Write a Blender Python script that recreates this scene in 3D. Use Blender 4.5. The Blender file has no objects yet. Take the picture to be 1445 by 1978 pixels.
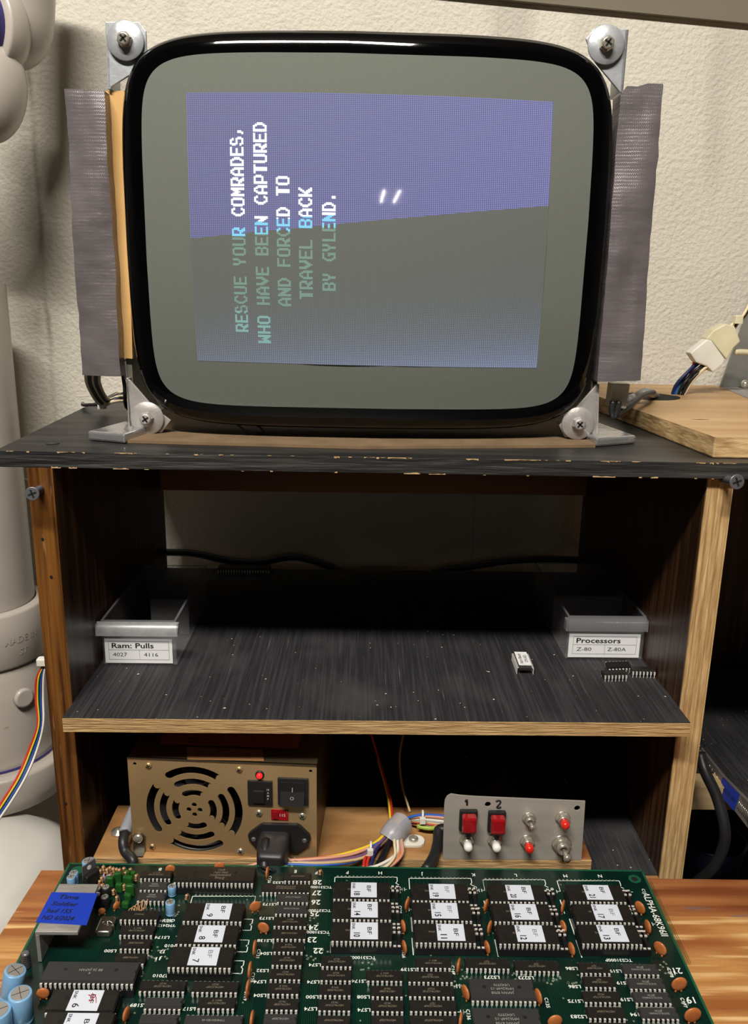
import bpy, bmesh, math, random
from mathutils import Vector, Matrix
random.seed(7)
S = bpy.context.scene
COL = S.collection
PI = math.pi
H0 = 1.25                       # eye height of the camera above the floor
# ------------------------------------------------------------------ camera
FPX, PITCH, YAW, ROLL = 1609.84, 0.26036, 0.01784, 0.01708
EYE = Vector((0, -.5, H0))
_f = Vector((math.sin(YAW)*math.cos(PITCH), math.cos(YAW)*math.cos(PITCH), -math.sin(PITCH)))
_r = Vector((math.cos(YAW), -math.sin(YAW), 0))
_d = _f.cross(_r)
RT = _r*math.cos(ROLL)-_d*math.sin(ROLL)
DN = _d*math.cos(ROLL)+_r*math.sin(ROLL)
cam = bpy.data.cameras.new('camera'); cam.sensor_fit = 'VERTICAL'; cam.sensor_height = 24
cam.lens = 24*FPX/1978; cam.clip_start = .01; cam.clip_end = 50
co = bpy.data.objects.new('camera', cam); COL.objects.link(co)
co.matrix_world = Matrix(((RT.x, -DN.x, -_f.x, EYE.x), (RT.y, -DN.y, -_f.y, EYE.y), (RT.z, -DN.z, -_f.z, EYE.z), (0, 0, 0, 1)))
S.camera = co
# ------------------------------------------------------------------ world, lamps, exposure
S.view_settings.view_transform = 'Standard'; S.view_settings.look = 'None'
S.view_settings.exposure = 0.0; S.view_settings.gamma = 1
try: S.view_settings.use_curve_mapping = False
except Exception: pass
W = bpy.data.worlds.new('world'); S.world = W; W.use_nodes = True
W.node_tree.nodes['Background'].inputs[0].default_value = (.95, .88, .78, 1)
W.node_tree.nodes['Background'].inputs[1].default_value = .05
S.cycles.max_bounces = 6
def lamp(name, loc, aim, sx, sy, power, color):
    l = bpy.data.lights.new(name, 'AREA'); l.shape = 'RECTANGLE'; l.size = sx; l.size_y = sy; l.energy = power; l.color = color
    o = bpy.data.objects.new(name, l); COL.objects.link(o); o.location = loc
    o.rotation_euler = (Vector(aim)-Vector(loc)).to_track_quat('-Z', 'Y').to_euler()
    return o
lamp('ceiling_tube_light', (-.22, -.92, 2.36), (0, .0, 1.1), .8, .07, 40, (1, .945, .85))
for x in (.28, .52): lamp('far_tube_light', (x, -5.6, 2.40), (x, -5.6, 0), .022, 1.2, 5, (1, .94, .85))

def pz(x, y, Z):
    v = _f+RT*((x-722.5)/FPX)+DN*((y-989)/FPX); return EYE+v*((Z-H0)/v.z)
def py(x, y, Y):
    v = _f+RT*((x-722.5)/FPX)+DN*((y-989)/FPX); return EYE+v*((Y+.5)/v.y)
def px(x, y, X):
    v = _f+RT*((x-722.5)/FPX)+DN*((y-989)/FPX); return EYE+v*(X/v.x)
# ------------------------------------------------------------------ materials
MATS = {}
def mat(name, col, rough=.5, metal=0, coat=0, emit=None, es=0, alpha=1, trans=0, ior=1.45, spec=.5,
        noise=0, nscale=60, nstretch=(1, 1, 1), col2=None, ramp=(.35, .65), bump=0, bscale=200, bstretch=None, bdist=.001, detail=6):
    if name in MATS: return MATS[name]
    m = bpy.data.materials.new(name); m.use_nodes = True; MATS[name] = m
    nt = m.node_tree; b = nt.nodes['Principled BSDF']
    b.inputs['Base Color'].default_value = (*col, 1); b.inputs['Roughness'].default_value = rough
    b.inputs['Metallic'].default_value = metal; b.inputs['Coat Weight'].default_value = coat; b.inputs['Coat Roughness'].default_value = .06
    b.inputs['Specular IOR Level'].default_value = spec; b.inputs['IOR'].default_value = ior
    b.inputs['Transmission Weight'].default_value = trans; b.inputs['Alpha'].default_value = alpha
    if emit: b.inputs['Emission Color'].default_value = (*emit, 1); b.inputs['Emission Strength'].default_value = es
    tc = nt.nodes.new('ShaderNodeTexCoord')
    def nz(scale, stretch, det):
        mp = nt.nodes.new('ShaderNodeMapping'); mp.inputs['Scale'].default_value = stretch
        nt.links.new(tc.outputs['Object'], mp.inputs[0])
        n = nt.nodes.new('ShaderNodeTexNoise'); n.inputs['Scale'].default_value = scale; n.inputs['Detail'].default_value = det
        nt.links.new(mp.outputs[0], n.inputs[0]); return n
    if col2:
        n = nz(nscale, nstretch, detail); r = nt.nodes.new('ShaderNodeValToRGB')
        r.color_ramp.elements[0].position = ramp[0]; r.color_ramp.elements[0].color = (*col, 1)
        r.color_ramp.elements[1].position = ramp[1]; r.color_ramp.elements[1].color = (*col2, 1)
        nt.links.new(n.outputs[0], r.inputs[0]); nt.links.new(r.outputs[0], b.inputs['Base Color'])
    if bump:
        n = nz(bscale, bstretch or nstretch, 4); bp = nt.nodes.new('ShaderNodeBump'); bp.inputs['Strength'].default_value = bump
        bp.inputs['Distance'].default_value = bdist
        nt.links.new(n.outputs[0], bp.inputs['Height']); nt.links.new(bp.outputs[0], b.inputs['Normal'])
    return m
def over(m, col, scale, stretch, lo, hi, rough=None, detail=3, offs=(0, 0, 0)):
    """add a second patchy colour (wear, specks, stains) on top of a material's base colour"""
    nt = m.node_tree; b = nt.nodes['Principled BSDF']
    tc = nt.nodes.new('ShaderNodeTexCoord'); mp = nt.nodes.new('ShaderNodeMapping'); mp.inputs['Scale'].default_value = stretch
    mp.inputs['Location'].default_value = offs
    n = nt.nodes.new('ShaderNodeTexNoise'); n.inputs['Scale'].default_value = scale; n.inputs['Detail'].default_value = detail
    r = nt.nodes.new('ShaderNodeMapRange'); r.inputs[1].default_value = lo; r.inputs[2].default_value = hi
    x = nt.nodes.new('ShaderNodeMix'); x.data_type = 'RGBA'
    nt.links.new(tc.outputs['Object'], mp.inputs[0]); nt.links.new(mp.outputs[0], n.inputs[0]); nt.links.new(n.outputs[0], r.inputs[0])
    nt.links.new(r.outputs[0], x.inputs[0])
    if b.inputs['Base Color'].links:
        nt.links.new(b.inputs['Base Color'].links[0].from_socket, x.inputs[6])
    else: x.inputs[6].default_value = b.inputs['Base Color'].default_value
    x.inputs[7].default_value = (*col, 1)
    nt.links.new(x.outputs[2], b.inputs['Base Color'])
    return m
def layered(name, axis, period, c1, c2, rough=.7, grain=(1, 1, 1), gs=300, bump=.5, dark=(.25, .13, .05)):
    """plywood edge: stacked veneers along one object axis, rough end grain"""
    m = mat(name, c1, rough, col2=c2, nscale=gs, nstretch=grain, ramp=(.3, .7), bump=bump, bscale=gs*1.5, bdist=.0012)
    nt = m.node_tree; b = nt.nodes['Principled BSDF']
    tc = nt.nodes.new('ShaderNodeTexCoord'); sp = nt.nodes.new('ShaderNodeSeparateXYZ'); nt.links.new(tc.outputs['Object'], sp.inputs[0])
    w = nt.nodes.new('ShaderNodeMath'); w.operation = 'MULTIPLY'; w.inputs[1].default_value = 2*PI/period; nt.links.new(sp.outputs[axis], w.inputs[0])
    s = nt.nodes.new('ShaderNodeMath'); s.operation = 'SINE'; nt.links.new(w.outputs[0], s.inputs[0])
    r = nt.nodes.new('ShaderNodeMapRange'); r.inputs[1].default_value = .55; r.inputs[2].default_value = 1; r.inputs[4].default_value = .55
    nt.links.new(s.outputs[0], r.inputs[0])
    x = nt.nodes.new('ShaderNodeMix'); x.data_type = 'RGBA'
    nt.links.new(r.outputs[0], x.inputs[0]); nt.links.new(b.inputs['Base Color'].links[0].from_socket, x.inputs[6]); x.inputs[7].default_value = (*dark, 1)
    nt.links.new(x.outputs[2], b.inputs['Base Color'])
    return m
M_wall = mat('plaster', (.58, .545, .47), .9, col2=(.65, .61, .53), nscale=6, bump=.8, bscale=240, bdist=.0022, detail=8)
over(M_wall, (.34, .31, .27), 1.3, (6, 1, 1.2), .60, .78, offs=(.3, 0, .1))
over(M_wall, (.14, .12, .1), 60, (1, 1, 1), .83, .86)
def seam(m, X0, wob, wid, col, amt, zfreq=9):
    nt = m.node_tree; bs = nt.nodes['Principled BSDF']; tc = nt.nodes.new('ShaderNodeTexCoord'); sp = nt.nodes.new('ShaderNodeSeparateXYZ'); nt.links.new(tc.outputs['Object'], sp.inputs[0])
    n = nt.nodes.new('ShaderNodeTexNoise'); n.inputs['Scale'].default_value = zfreq; n.inputs['Detail'].default_value = 5; nt.links.new(tc.outputs['Object'], n.inputs[0])
    def M(op, a, b_):
        q_ = nt.nodes.new('ShaderNodeMath'); q_.operation = op
        for i, v in enumerate((a, b_)):
            if isinstance(v, (int, float)): q_.inputs[i].default_value = v
            else: nt.links.new(v, q_.inputs[i])
        return q_.outputs[0]
    d = M('ABSOLUTE', M('ADD', M('SUBTRACT', sp.outputs[0], X0), M('MULTIPLY', M('SUBTRACT', n.outputs[0], .5), wob)), 0)
    r = nt.nodes.new('ShaderNodeMapRange'); r.inputs[1].default_value = 0; r.inputs[2].default_value = wid; r.inputs[3].default_value = 1; r.inputs[4].default_value = 0; nt.links.new(d, r.inputs[0])
    r2 = nt.nodes.new('ShaderNodeMapRange'); r2.inputs[1].default_value = .42; r2.inputs[2].default_value = .62; n2 = nt.nodes.new('ShaderNodeTexNoise'); n2.inputs['Scale'].default_value = 16; n2.inputs['Detail'].default_value = 5; nt.links.new(tc.outputs['Object'], n2.inputs[0]); nt.links.new(n2.outputs[0], r2.inputs[0])
    f = M('MULTIPLY', M('MULTIPLY', r.outputs[0], M('ADD', .25, M('MULTIPLY', r2.outputs[0], .75))), amt)
    x = nt.nodes.new('ShaderNodeMix'); x.data_type = 'RGBA'; nt.links.new(f, x.inputs[0]); nt.links.new(bs.inputs['Base Color'].links[0].from_socket, x.inputs[6]); x.inputs[7].default_value = (*col, 1); nt.links.new(x.outputs[2], bs.inputs['Base Color'])
WOX = .1      # the wall object's origin
seam(M_wall, py(84, 500, .33).x-WOX, .012, .004, (.13, .12, .10), .8, 12)
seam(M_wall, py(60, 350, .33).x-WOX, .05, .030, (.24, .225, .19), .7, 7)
seam(M_wall, py(963, 30, .33).x-WOX, .002, .0012, (.22, .2, .16), .7)
M_blackpaint = mat('black_paint', (.016, .016, .018), .62, col2=(.042, .042, .046), nscale=620, nstretch=(1, .022, 1), ramp=(.42, .72), bump=.5, bscale=600, bstretch=(1, .02, 1), bdist=.0004)
over(M_blackpaint, (.060, .060, .064), 14, (1, .7, 1), .55, .8)
over(M_blackpaint, (.15, .15, .15), 900, (1, .016, 1), .68, .8)
over(M_blackpaint, (.75, .70, .55), 330, (1, 1, 1), .775, .785, detail=1)
M_blacktop = mat('black_paint_top', (.013, .013, .014), .42, col2=(.05, .047, .043), nscale=60, nstretch=(.15, 1, 1), ramp=(.45, .8), bump=.4, bscale=200, bstretch=(.1, 1, 1), bdist=.0005)
over(M_blacktop, (.45, .33, .2), 120, (.25, 1, 1), .76, .80)
M_blackedge = mat('black_paint_edge', (.012, .012, .013), .6, col2=(.04, .038, .035), nscale=160, nstretch=(.08, 1, 1), ramp=(.4, .75), bump=1, bscale=320, bstretch=(.06, 1, 1), bdist=.0015)
over(M_blackedge, (.55, .36, .17), 110, (.3, 1, 1.5), .735, .755, detail=5)
M_ply_edge_h = layered('plywood_edge_shelf', 2, .0031, (.33, .19, .075), (.62, .42, .20), grain=(.12, 1, 2), gs=420, bump=.8)
M_ply_edge_v = layered('plywood_edge_upright', 0, .0042, (.36, .21, .085), (.63, .44, .21), grain=(1, 1, .10), gs=420, bump=.8)
M_stain_edge = mat('stained_pine_edge', (.045, .015, .004), .38, col2=(.22, .088, .018), nscale=170, nstretch=(1.6, 1, .045), ramp=(.36, .66), bump=.3, bscale=300, bstretch=(1, 1, .08), bdist=.0006)
over(M_stain_edge, (.30, .15, .06), 260, (.8, 1, .08), .66, .76)
M_stain_in = mat('stained_panel', (.022, .009, .004), .38, col2=(.10, .045, .016), nscale=110, nstretch=(1, 2, .05), ramp=(.42, .68), bump=.3, bscale=300, bstretch=(1, 1, .04), bdist=.0005)
over(M_stain_in, (.22, .17, .14), 60, (1, 1, .4), .74, .82, detail=5)
M_brace = mat('brace_wood', (.34, .12, .03), .5, col2=(.44, .18, .05), nscale=40, nstretch=(.05, 1, 1))
M_bench = mat('bench_plywood', (.30, .105, .028), .42, col2=(.56, .29, .095), nscale=80, nstretch=(.11, 1, 1), ramp=(.34, .62), bump=.35, bscale=220, bstretch=(.08, 1, 1), bdist=.0006, detail=9)
over(M_bench, (.27, .080, .024), 12, (.35, 2.2, 1), .50, .72, detail=9)
over(M_bench, (.70, .45, .20), 170, (.06, 1, 1), .54, .68)
over(M_bench, (.20, .06, .015), 150, (.06, 1, 1), .60, .72, offs=(3, 1, 2))
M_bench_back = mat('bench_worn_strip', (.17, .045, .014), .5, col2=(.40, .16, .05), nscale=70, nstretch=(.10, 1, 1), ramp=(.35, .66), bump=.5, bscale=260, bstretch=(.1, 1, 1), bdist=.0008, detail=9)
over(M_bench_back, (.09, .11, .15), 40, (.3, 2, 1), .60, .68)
M_ply = mat('plywood_face', (.27, .125, .042), .5, col2=(.46, .26, .105), nscale=34, nstretch=(.2, 1, 1), ramp=(.35, .65), bump=.3, bscale=240, bstretch=(.1, 1, 1), bdist=.0005, detail=8)
over(M_ply, (.22, .08, .025), 14, (.6, 2.2, 1), .60, .70)
M_oak = mat('oak_plank', (.40, .24, .11), .5, col2=(.56, .37, .19), nscale=46, nstretch=(.09, 1, 1), ramp=(.3, .7), bump=.3, bscale=300, bstretch=(.05, 1, 1), bdist=.0005, detail=8)
over(M_oak, (.22, .12, .05), 180, (.04, 1, 1), .66, .74)
M_oak_edge = mat('oak_plank_edge', (.36, .21, .09), .6, col2=(.66, .46, .23), nscale=200, nstretch=(.25, .25, 1.2), ramp=(.35, .65), bump=.6, bscale=420, bdist=.0008)
M_card = mat('cardboard', (.15, .098, .052), .85, col2=(.20, .13, .07), nscale=50, nstretch=(1, 1, .3), bump=.2, bscale=400)
M_kraft = mat('kraft_board', (.58, .34, .12), .8, col2=(.66, .40, .16), nscale=60, nstretch=(1, 1, .2), bump=.35, bscale=300, bdist=.0004)
def tape_mat(name, stretch):
    m = mat(name, (.165, .145, .152), .31, .38, col2=(.205, .182, .192), nscale=70, nstretch=stretch, bump=.5, bscale=38, bstretch=(.5, 1, 1.3), bdist=.003)
    nt = m.node_tree; b = nt.nodes['Principled BSDF']; tc = nt.nodes.new('ShaderNodeTexCoord'); sp = nt.nodes.new('ShaderNodeSeparateXYZ')
    nt.links.new(tc.outputs['Object'], sp.inputs[0]); vals = []
    for ax, per in ((0, .00125), (2, .0021)):
        w = nt.nodes.new('ShaderNodeMath'); w.operation = 'MULTIPLY'; w.inputs[1].default_value = 2*PI/per; nt.links.new(sp.outputs[ax], w.inputs[0])
        s = nt.nodes.new('ShaderNodeMath'); s.operation = 'SINE'; nt.links.new(w.outputs[0], s.inputs[0]); vals.append(s)
    p = nt.nodes.new('ShaderNodeMath'); p.operation = 'POWER'; p.inputs[1].default_value = 6
    a = nt.nodes.new('ShaderNodeMath'); a.operation = 'MAXIMUM'; a.inputs[1].default_value = 0
    nt.links.new(vals[1].outputs[0], a.inputs[0]); nt.links.new(a.outputs[0], p.inputs[0])
    mu = nt.nodes.new('ShaderNodeMath'); mu.operation = 'MULTIPLY'; nt.links.new(p.outputs[0], mu.inputs[0]); nt.links.new(vals[0].outputs[0], mu.inputs[1])
    bp = nt.nodes.new('ShaderNodeBump'); bp.inputs['Strength'].default_value = .4; bp.inputs['Distance'].default_value = .0002
    nt.links.new(mu.outputs[0], bp.inputs['Height'])
    nt.links.new(b.inputs['Normal'].links[0].from_socket, bp.inputs['Normal']); nt.links.new(bp.outputs[0], b.inputs['Normal'])
    return m
M_tape = tape_mat('duct_tape', (.35, 1, 1.4))
M_foiltape = mat('duct_tape_shiny', (.50, .50, .52), .22, .75, bump=.5, bscale=90, bdist=.002)
M_steel = mat('galvanised_steel', (.40, .42, .45), .36, .45, col2=(.52, .54, .57), nscale=90, bump=.15, bscale=300)
M_steel2 = mat('pale_zinc', (.38, .355, .345), .42, .4, col2=(.46, .435, .42), nscale=160, bump=.3, bscale=500, bdist=.0005)
M_nickel = mat('nickel', (.62, .58, .50), .22, .75)
M_screw = mat('dark_screw', (.17, .17, .19), .38, .55)
M_slot = mat('dark_recess', (.004, .004, .004), .8)
M_bezel = mat('crt_black_glass', (.0010, .0010, .0013), .04, coat=.15, spec=.4)
M_phos = mat('crt_phosphor', (.138, .150, .132), .05, coat=.4, spec=.45, col2=(.146, .158, .139), nscale=700)
M_bandc = mat('crt_band_cream', (.26, .25, .19), .6)
M_dark = mat('dark_plastic', (.012, .012, .013), .45)
M_rubber = mat('black_rubber', (.016, .016, .017), .42, bump=.1, bscale=200)
M_pvc = mat('white_pvc', (.43, .385, .345), .32, col2=(.48, .43, .385), nscale=14, coat=.15)
over(M_pvc, (.28, .18, .08), 30, (1, 1, 3), .72, .76)
M_pvc_d = mat('grey_pipe', (.30, .29, .28), .3, .3)
M_purple = mat('purple_primer', (.04, .03, .16), .5)
M_clear = mat('clear_plastic', (.5, .5, .52), .06, trans=.0, alpha=.10, spec=.7)
M_clear2 = mat('clear_plastic_rim', (.26, .26, .28), .12, alpha=.38, spec=.9)
M_white = mat('white_label', (.78, .78, .80), .6)
M_whitel = mat('rom_label_paper', (.60, .64, .74), .45, col2=(.66, .70, .79), nscale=60)
M_ink = mat('ink_black', (.008, .008, .010), .6)
M_inkg = mat('ink_faded', (.22, .24, .30), .6)
M_ink2 = mat('ink_grey', (.28, .27, .24), .6)
M_inkw = mat('ink_white', (.55, .55, .52), .6)
M_goldink = mat('ink_tan', (.20, .17, .12), .6)
M_chip = mat('ic_epoxy', (.0105, .0095, .0085), .42, col2=(.015, .013, .0115), nscale=300, bump=.15, bscale=1600, bdist=.0001)
M_chipg = mat('ic_epoxy_grey', (.030, .030, .031), .45, bump=.15, bscale=1600, bdist=.0001)
M_pin = mat('tinned_pin', (.86, .84, .78), .42, .45)
M_socket = mat('ic_socket', (.009, .009, .010), .35)
M_green = mat('solder_mask', (.0016, .0135, .0105), .25, coat=.25, col2=(.0022, .0200, .0140), nscale=45, ramp=(.4, .6))
M_greenedge = mat('pcb_edge', (.008, .085, .040), .4)
M_trace = mat('pcb_trace', (.005, .036, .018), .3, coat=.2)
M_silk = mat('silkscreen', (.78, .80, .76), .6)
M_via = mat('solder_pad', (.30, .36, .28), .4, .5)
M_orange = mat('ceramic_orange', (.40, .115, .030), .42, col2=(.46, .150, .042), nscale=200, coat=.2)
M_bluecap = mat('capacitor_sleeve_blue', (.17, .36, .60), .32, coat=.3, col2=(.20, .40, .64), nscale=120)
M_alu = mat('capacitor_top', (.34, .33, .31), .42, .4)
M_film = mat('film_capacitor_green', (.014, .085, .014), .18, coat=.5)
M_res = mat('resistor_tan', (.50, .30, .15), .4)
M_resb = mat('resistor_band', (.16, .05, .03), .4)
M_copper = mat('copper_wire', (.34, .17, .085), .4, .4)
M_heat = mat('aluminium_sink', (.62, .61, .58), .42, .75, col2=(.46, .45, .43), nscale=130, nstretch=(.4, 1.4, 1), bump=.4, bscale=260, bdist=.0006)
M_blue = mat('painters_tape', (.004, .035, .42), .55, bump=.3, bscale=500, nstretch=(1, .3, 1), bdist=.0003)
M_can = mat('crystal_can', (.42, .40, .35), .22, .95)
M_psu = mat('psu_steel', (.47, .315, .150), .36, .6, col2=(.54, .37, .19), nscale=24, nstretch=(.2, 1, 1), bump=.1, bscale=500, bdist=.0002)
M_panel = mat('brushed_panel', (.40, .375, .335), .42, .35, col2=(.46, .435, .39), nscale=120, nstretch=(.06, 1, 1))
M_redb = mat('red_button', (.30, .004, .008), .22, coat=.5)
M_redp = mat('red_cap', (.66, .02, .012), .25, coat=.4)
M_whp = mat('white_cap', (.80, .79, .74), .3, coat=.3)
M_led = mat('red_led', (.5, .01, .01), .25, emit=(1, .02, .02), es=1.2)
M_nylon = mat('white_nylon', (.72, .71, .66), .4, col2=(.66, .64, .56), nscale=60)
M_nylony = mat('yellowed_nylon', (.58, .54, .36), .35, col2=(.66, .62, .45), nscale=40)
M_sleeve = mat('cloudy_sleeve', (.40, .41, .46), .3, alpha=.7)
M_stick = mat('orange_sticker', (.34, .085, .03), .6)
M_stick2 = mat('tan_sticker', (.30, .15, .06), .6)
WC = {k: mat('wire_'+k, c, .38) for k, c in dict(red=(.50, .03, .02), orange=(.62, .20, .07), salmon=(.62, .30, .20), yellow=(.72, .52, .03), blue=(.02, .10, .46), navy=(.012, .02, .10), violet=(.16, .07, .16),
      green=(.01, .10, .045), white=(.70, .67, .60), black=(.010, .010, .012), grey=(.32, .31, .30), brown=(.20, .11, .06), tan=(.50, .36, .18), cream=(.72, .60, .40), greenstripe=(.30, .40, .05)).items()}
# ------------------------------------------------------------------ mesh builder
_txt = {}
def glyphs(s, bold=0):
    k = (s, bold)
    if k in _txt: return _txt[k]
    c = bpy.data.curves.new('t', 'FONT'); c.body = s; c.size = 1; c.align_x = 'CENTER'; c.align_y = 'CENTER'; c.offset = bold; c.resolution_u = 2; c.fill_mode = 'FRONT'
    o = bpy.data.objects.new('t', c); COL.objects.link(o)
    dg = bpy.context.evaluated_depsgraph_get(); me = o.evaluated_get(dg).to_mesh()
    vs = [v.co.copy() for v in me.vertices]; fs = [tuple(p.vertices) for p in me.polygons]
    o.evaluated_get(dg).to_mesh_clear(); bpy.data.objects.remove(o); bpy.data.curves.remove(c)
    if vs:
        xs = [v.x for v in vs]; ys = [v.y for v in vs]; cx = (min(xs)+max(xs))/2; cy = (min(ys)+max(ys))/2
        w = max(xs)-min(xs); h = max(ys)-min(ys)
        vs = [Vector((v.x-cx, v.y-cy, 0)) for v in vs]
    else: w = h = 1
    _txt[k] = (vs, fs, w, h); return _txt[k]
class MB:
    def __init__(s): s.v = []; s.f = []; s.m = []; s.mats = []; s.cur = 0; s.sm = []
    def use(s, m):
        if m not in s.mats: s.mats.append(m)
        s.cur = s.mats.index(m); return s
    def add(s, vs, fs, smooth=False):
        o = len(s.v); s.v += [Vector(v) for v in vs]
        for f in fs: s.f.append(tuple(i+o for i in f)); s.m.append(s.cur); s.sm.append(smooth)
        return s
    def box(s, a, b, M=None, taper=0):
        a = Vector(a); b = Vector(b)
        vs = [Vector((x, y, z)) for z in (a.z, b.z) for y in (a.y, b.y) for x in (a.x, b.x)]
        if taper:
            c = (a+b)/2
            for i in range(4, 8): vs[i].x = c.x+(vs[i].x-c.x)*(1-taper); vs[i].y = c.y+(vs[i].y-c.y)*(1-taper)
        if M: vs = [M @ v for v in vs]
        return s.add(vs, [(0, 2, 3, 1), (4, 5, 7, 6), (0, 1, 5, 4), (2, 6, 7, 3), (0, 4, 6, 2), (1, 3, 7, 5)])
    def rbox(s, a, b, r, M=None, n=3):
        """box with edges rounded in plan (xy), small bevel at the top"""
        a = Vector(a); b = Vector(b); pts = []
        for cx, cy, t0 in ((b.x-r, b.y-r, 0), (a.x+r, b.y-r, 90), (a.x+r, a.y+r, 180), (b.x-r, a.y+r, 270)):
            for k in range(n+1):
                t = math.radians(t0+90*k/n); pts.append((cx+r*math.cos(t), cy+r*math.sin(t), 0))
        c = (a+b)/2; N = len(pts); e = min(r, (b.z-a.z)*.3); vs = []
        for z, k in ((a.z, 0), (b.z-e, 0), (b.z-e*.3, e*.3), (b.z, e)):
            for p in pts:
                dx = p[0]-c.x; dy = p[1]-c.y; hx = (b.x-a.x)/2; hy = (b.y-a.y)/2
                vs.append(Vector((c.x+dx*(1-k/hx), c.y+dy*(1-k/hy), z)))
        if M: vs = [M @ v for v in vs]
        fs = [tuple(range(N))[::-1], tuple(range(3*N, 4*N))]
        for j in range(3):
            for i in range(N): fs.append((j*N+i, j*N+(i+1) % N, (j+1)*N+(i+1) % N, (j+1)*N+i))
        return s.add(vs, fs)
    def lathe(s, prof, M=None, n=20, smooth=True, caps=True):
        """prof: (radius, height) along local z"""
        vs = []
        for r, z in prof:
            for k in range(n):
                t = 2*PI*k/n; vs.append(Vector((r*math.cos(t), r*math.sin(t), z)))
        if M: vs = [M @ v for v in vs]
        fs = []
        for j in range(len(prof)-1):
            for k in range(n): fs.append((j*n+k, j*n+(k+1) % n, (j+1)*n+(k+1) % n, (j+1)*n+k))
        s.add(vs, fs, smooth)
        if caps:
            o = len(s.v)-len(vs)
            s.f += [tuple(range(o, o+n))[::-1], tuple(range(o+(len(prof)-1)*n, o+len(prof)*n))]; s.m += [s.cur]*2; s.sm += [False]*2
        return s
    def tube(s, pts, r, n=8, smooth=True, sub=5, caps=True):
        pts = [Vector(p) for p in pts]
        if sub and len(pts) > 2:
            P = [pts[0]*2-pts[1]]+pts+[pts[-1]*2-pts[-2]]; q = []
            for i in range(1, len(P)-2):
                for k in range(sub):
                    t = k/sub; a, b, c, d = P[i-1:i+3]
                    q.append(.5*((2*b)+(c-a)*t+(2*a-5*b+4*c-d)*t*t+(3*b-3*c+d-a)*t**3))
            pts = q+[pts[-1]]
        vs = []; prev = None
        for i, p in enumerate(pts):
            t = (pts[min(i+1, len(pts)-1)]-pts[max(i-1, 0)])
            t = t.normalized() if t.length > 1e-9 else Vector((0, 0, 1))
            if prev is None: prev = t.orthogonal().normalized()
            u = (prev-t*prev.dot(t)).normalized(); prev = u; w = t.cross(u)
            rr = r[i*(len(r)-1)//max(1, len(pts)-1)] if isinstance(r, (list, tuple)) else r
            for k in range(n):
                a = 2*PI*k/n; vs.append(p+u*math.cos(a)*rr+w*math.sin(a)*rr)
        fs = []
        for j in range(len(pts)-1):
            for k in range(n): fs.append((j*n+k, j*n+(k+1) % n, (j+1)*n+(k+1) % n, (j+1)*n+k))
        if caps: fs += [tuple(range(n))[::-1], tuple(range((len(pts)-1)*n, len(pts)*n))]
        return s.add(vs, fs, smooth)
    def prism(s, poly, off):
        poly = [Vector(p) for p in poly]; off = Vector(off); n = len(poly)
        fs = [tuple(range(n)), tuple(range(n, 2*n))[::-1]]+[(i, i+n, (i+1) % n+n, (i+1) % n) for i in range(n)]
        return s.add(poly+[p+off for p in poly], fs)
    def text(s, t, M, size, bold=0, w=None):
        """flat lettering; M maps text plane (x right, y up) to the scene; size = cap height"""
        vs, fs, tw, th = glyphs(t, bold); k = size/.72
        kx = k if w is None else w/tw
        return s.add([M @ Vector((v.x*kx, v.y*k, 0)) for v in vs], fs)
    def build(s, name, parent=None, bevel=0, origin=None, sharp=35):
        me = bpy.data.meshes.new(name)
        if origin is None:
            if parent is not None: org = Vector(parent['_o'])
            else:
                xs = [v.x for v in s.v]; ys = [v.y for v in s.v]; zs = [v.z for v in s.v]
                org = Vector(((min(xs)+max(xs))/2, (min(ys)+max(ys))/2, min(zs)))
        else: org = Vector(origin)
        me.from_pydata([v-org for v in s.v], [], s.f)
        for m in s.mats: me.materials.append(m)
        me.polygons.foreach_set('material_index', s.m); me.polygons.foreach_set('use_smooth', s.sm)
        bm = bmesh.new(); bm.from_mesh(me); bmesh.ops.recalc_face_normals(bm, faces=bm.faces); bm.to_mesh(me); bm.free(); me.update()
        o = bpy.data.objects.new(name, me); COL.objects.link(o)
        if parent is not None:
            o.parent = parent; o.location = org-Vector(parent['_o'])
        else: o.location = org
        o['_o'] = tuple(org)
        if bevel:
            b = o.modifiers.new('bevel', 'BEVEL'); b.width = bevel; b.segments = 2; b.limit_method = 'ANGLE'; b.angle_limit = math.radians(40)
        return o
def tag(o, label, cat, group=None):
    o['label'] = label; o['category'] = cat
    if group: o['group'] = group
    return o
def thing(name, loc, label, cat, group=None):
    o = bpy.data.objects.new(name, None); COL.objects.link(o); o.location = loc; o['_o'] = tuple(loc); o.empty_display_size = .02
    return tag(o, label, cat, group)
def struct(o): o['kind'] = 'structure'; return o
def TM(origin, xdir, ydir):
    x = Vector(xdir).normalized(); y = Vector(ydir).normalized(); z = x.cross(y)
    o = Vector(origin); return Matrix(((x.x, y.x, z.x, o.x), (x.y, y.y, z.y, o.y), (x.z, y.z, z.z, o.z), (0, 0, 0, 1)))
def AX(origin, zdir):
    q = Vector(zdir).to_track_quat('Z', 'Y').to_matrix().to_4x4(); q.translation = Vector(origin); return q
XX = Vector((1, 0, 0)); YY = Vector((0, 1, 0)); ZZ = Vector((0, 0, 1))
# named levels (metres above the floor)
Z_BASE = H0-.3983          # top of the cabinet's base board
Z_SH = H0-.2663            # top of the cabinet's shelf
Z_TT = H0-.0981; Z_TB = H0-.1082   # top board
Z_BENCH = H0-.3715         # bench top
Y_WALL = .33
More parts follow.
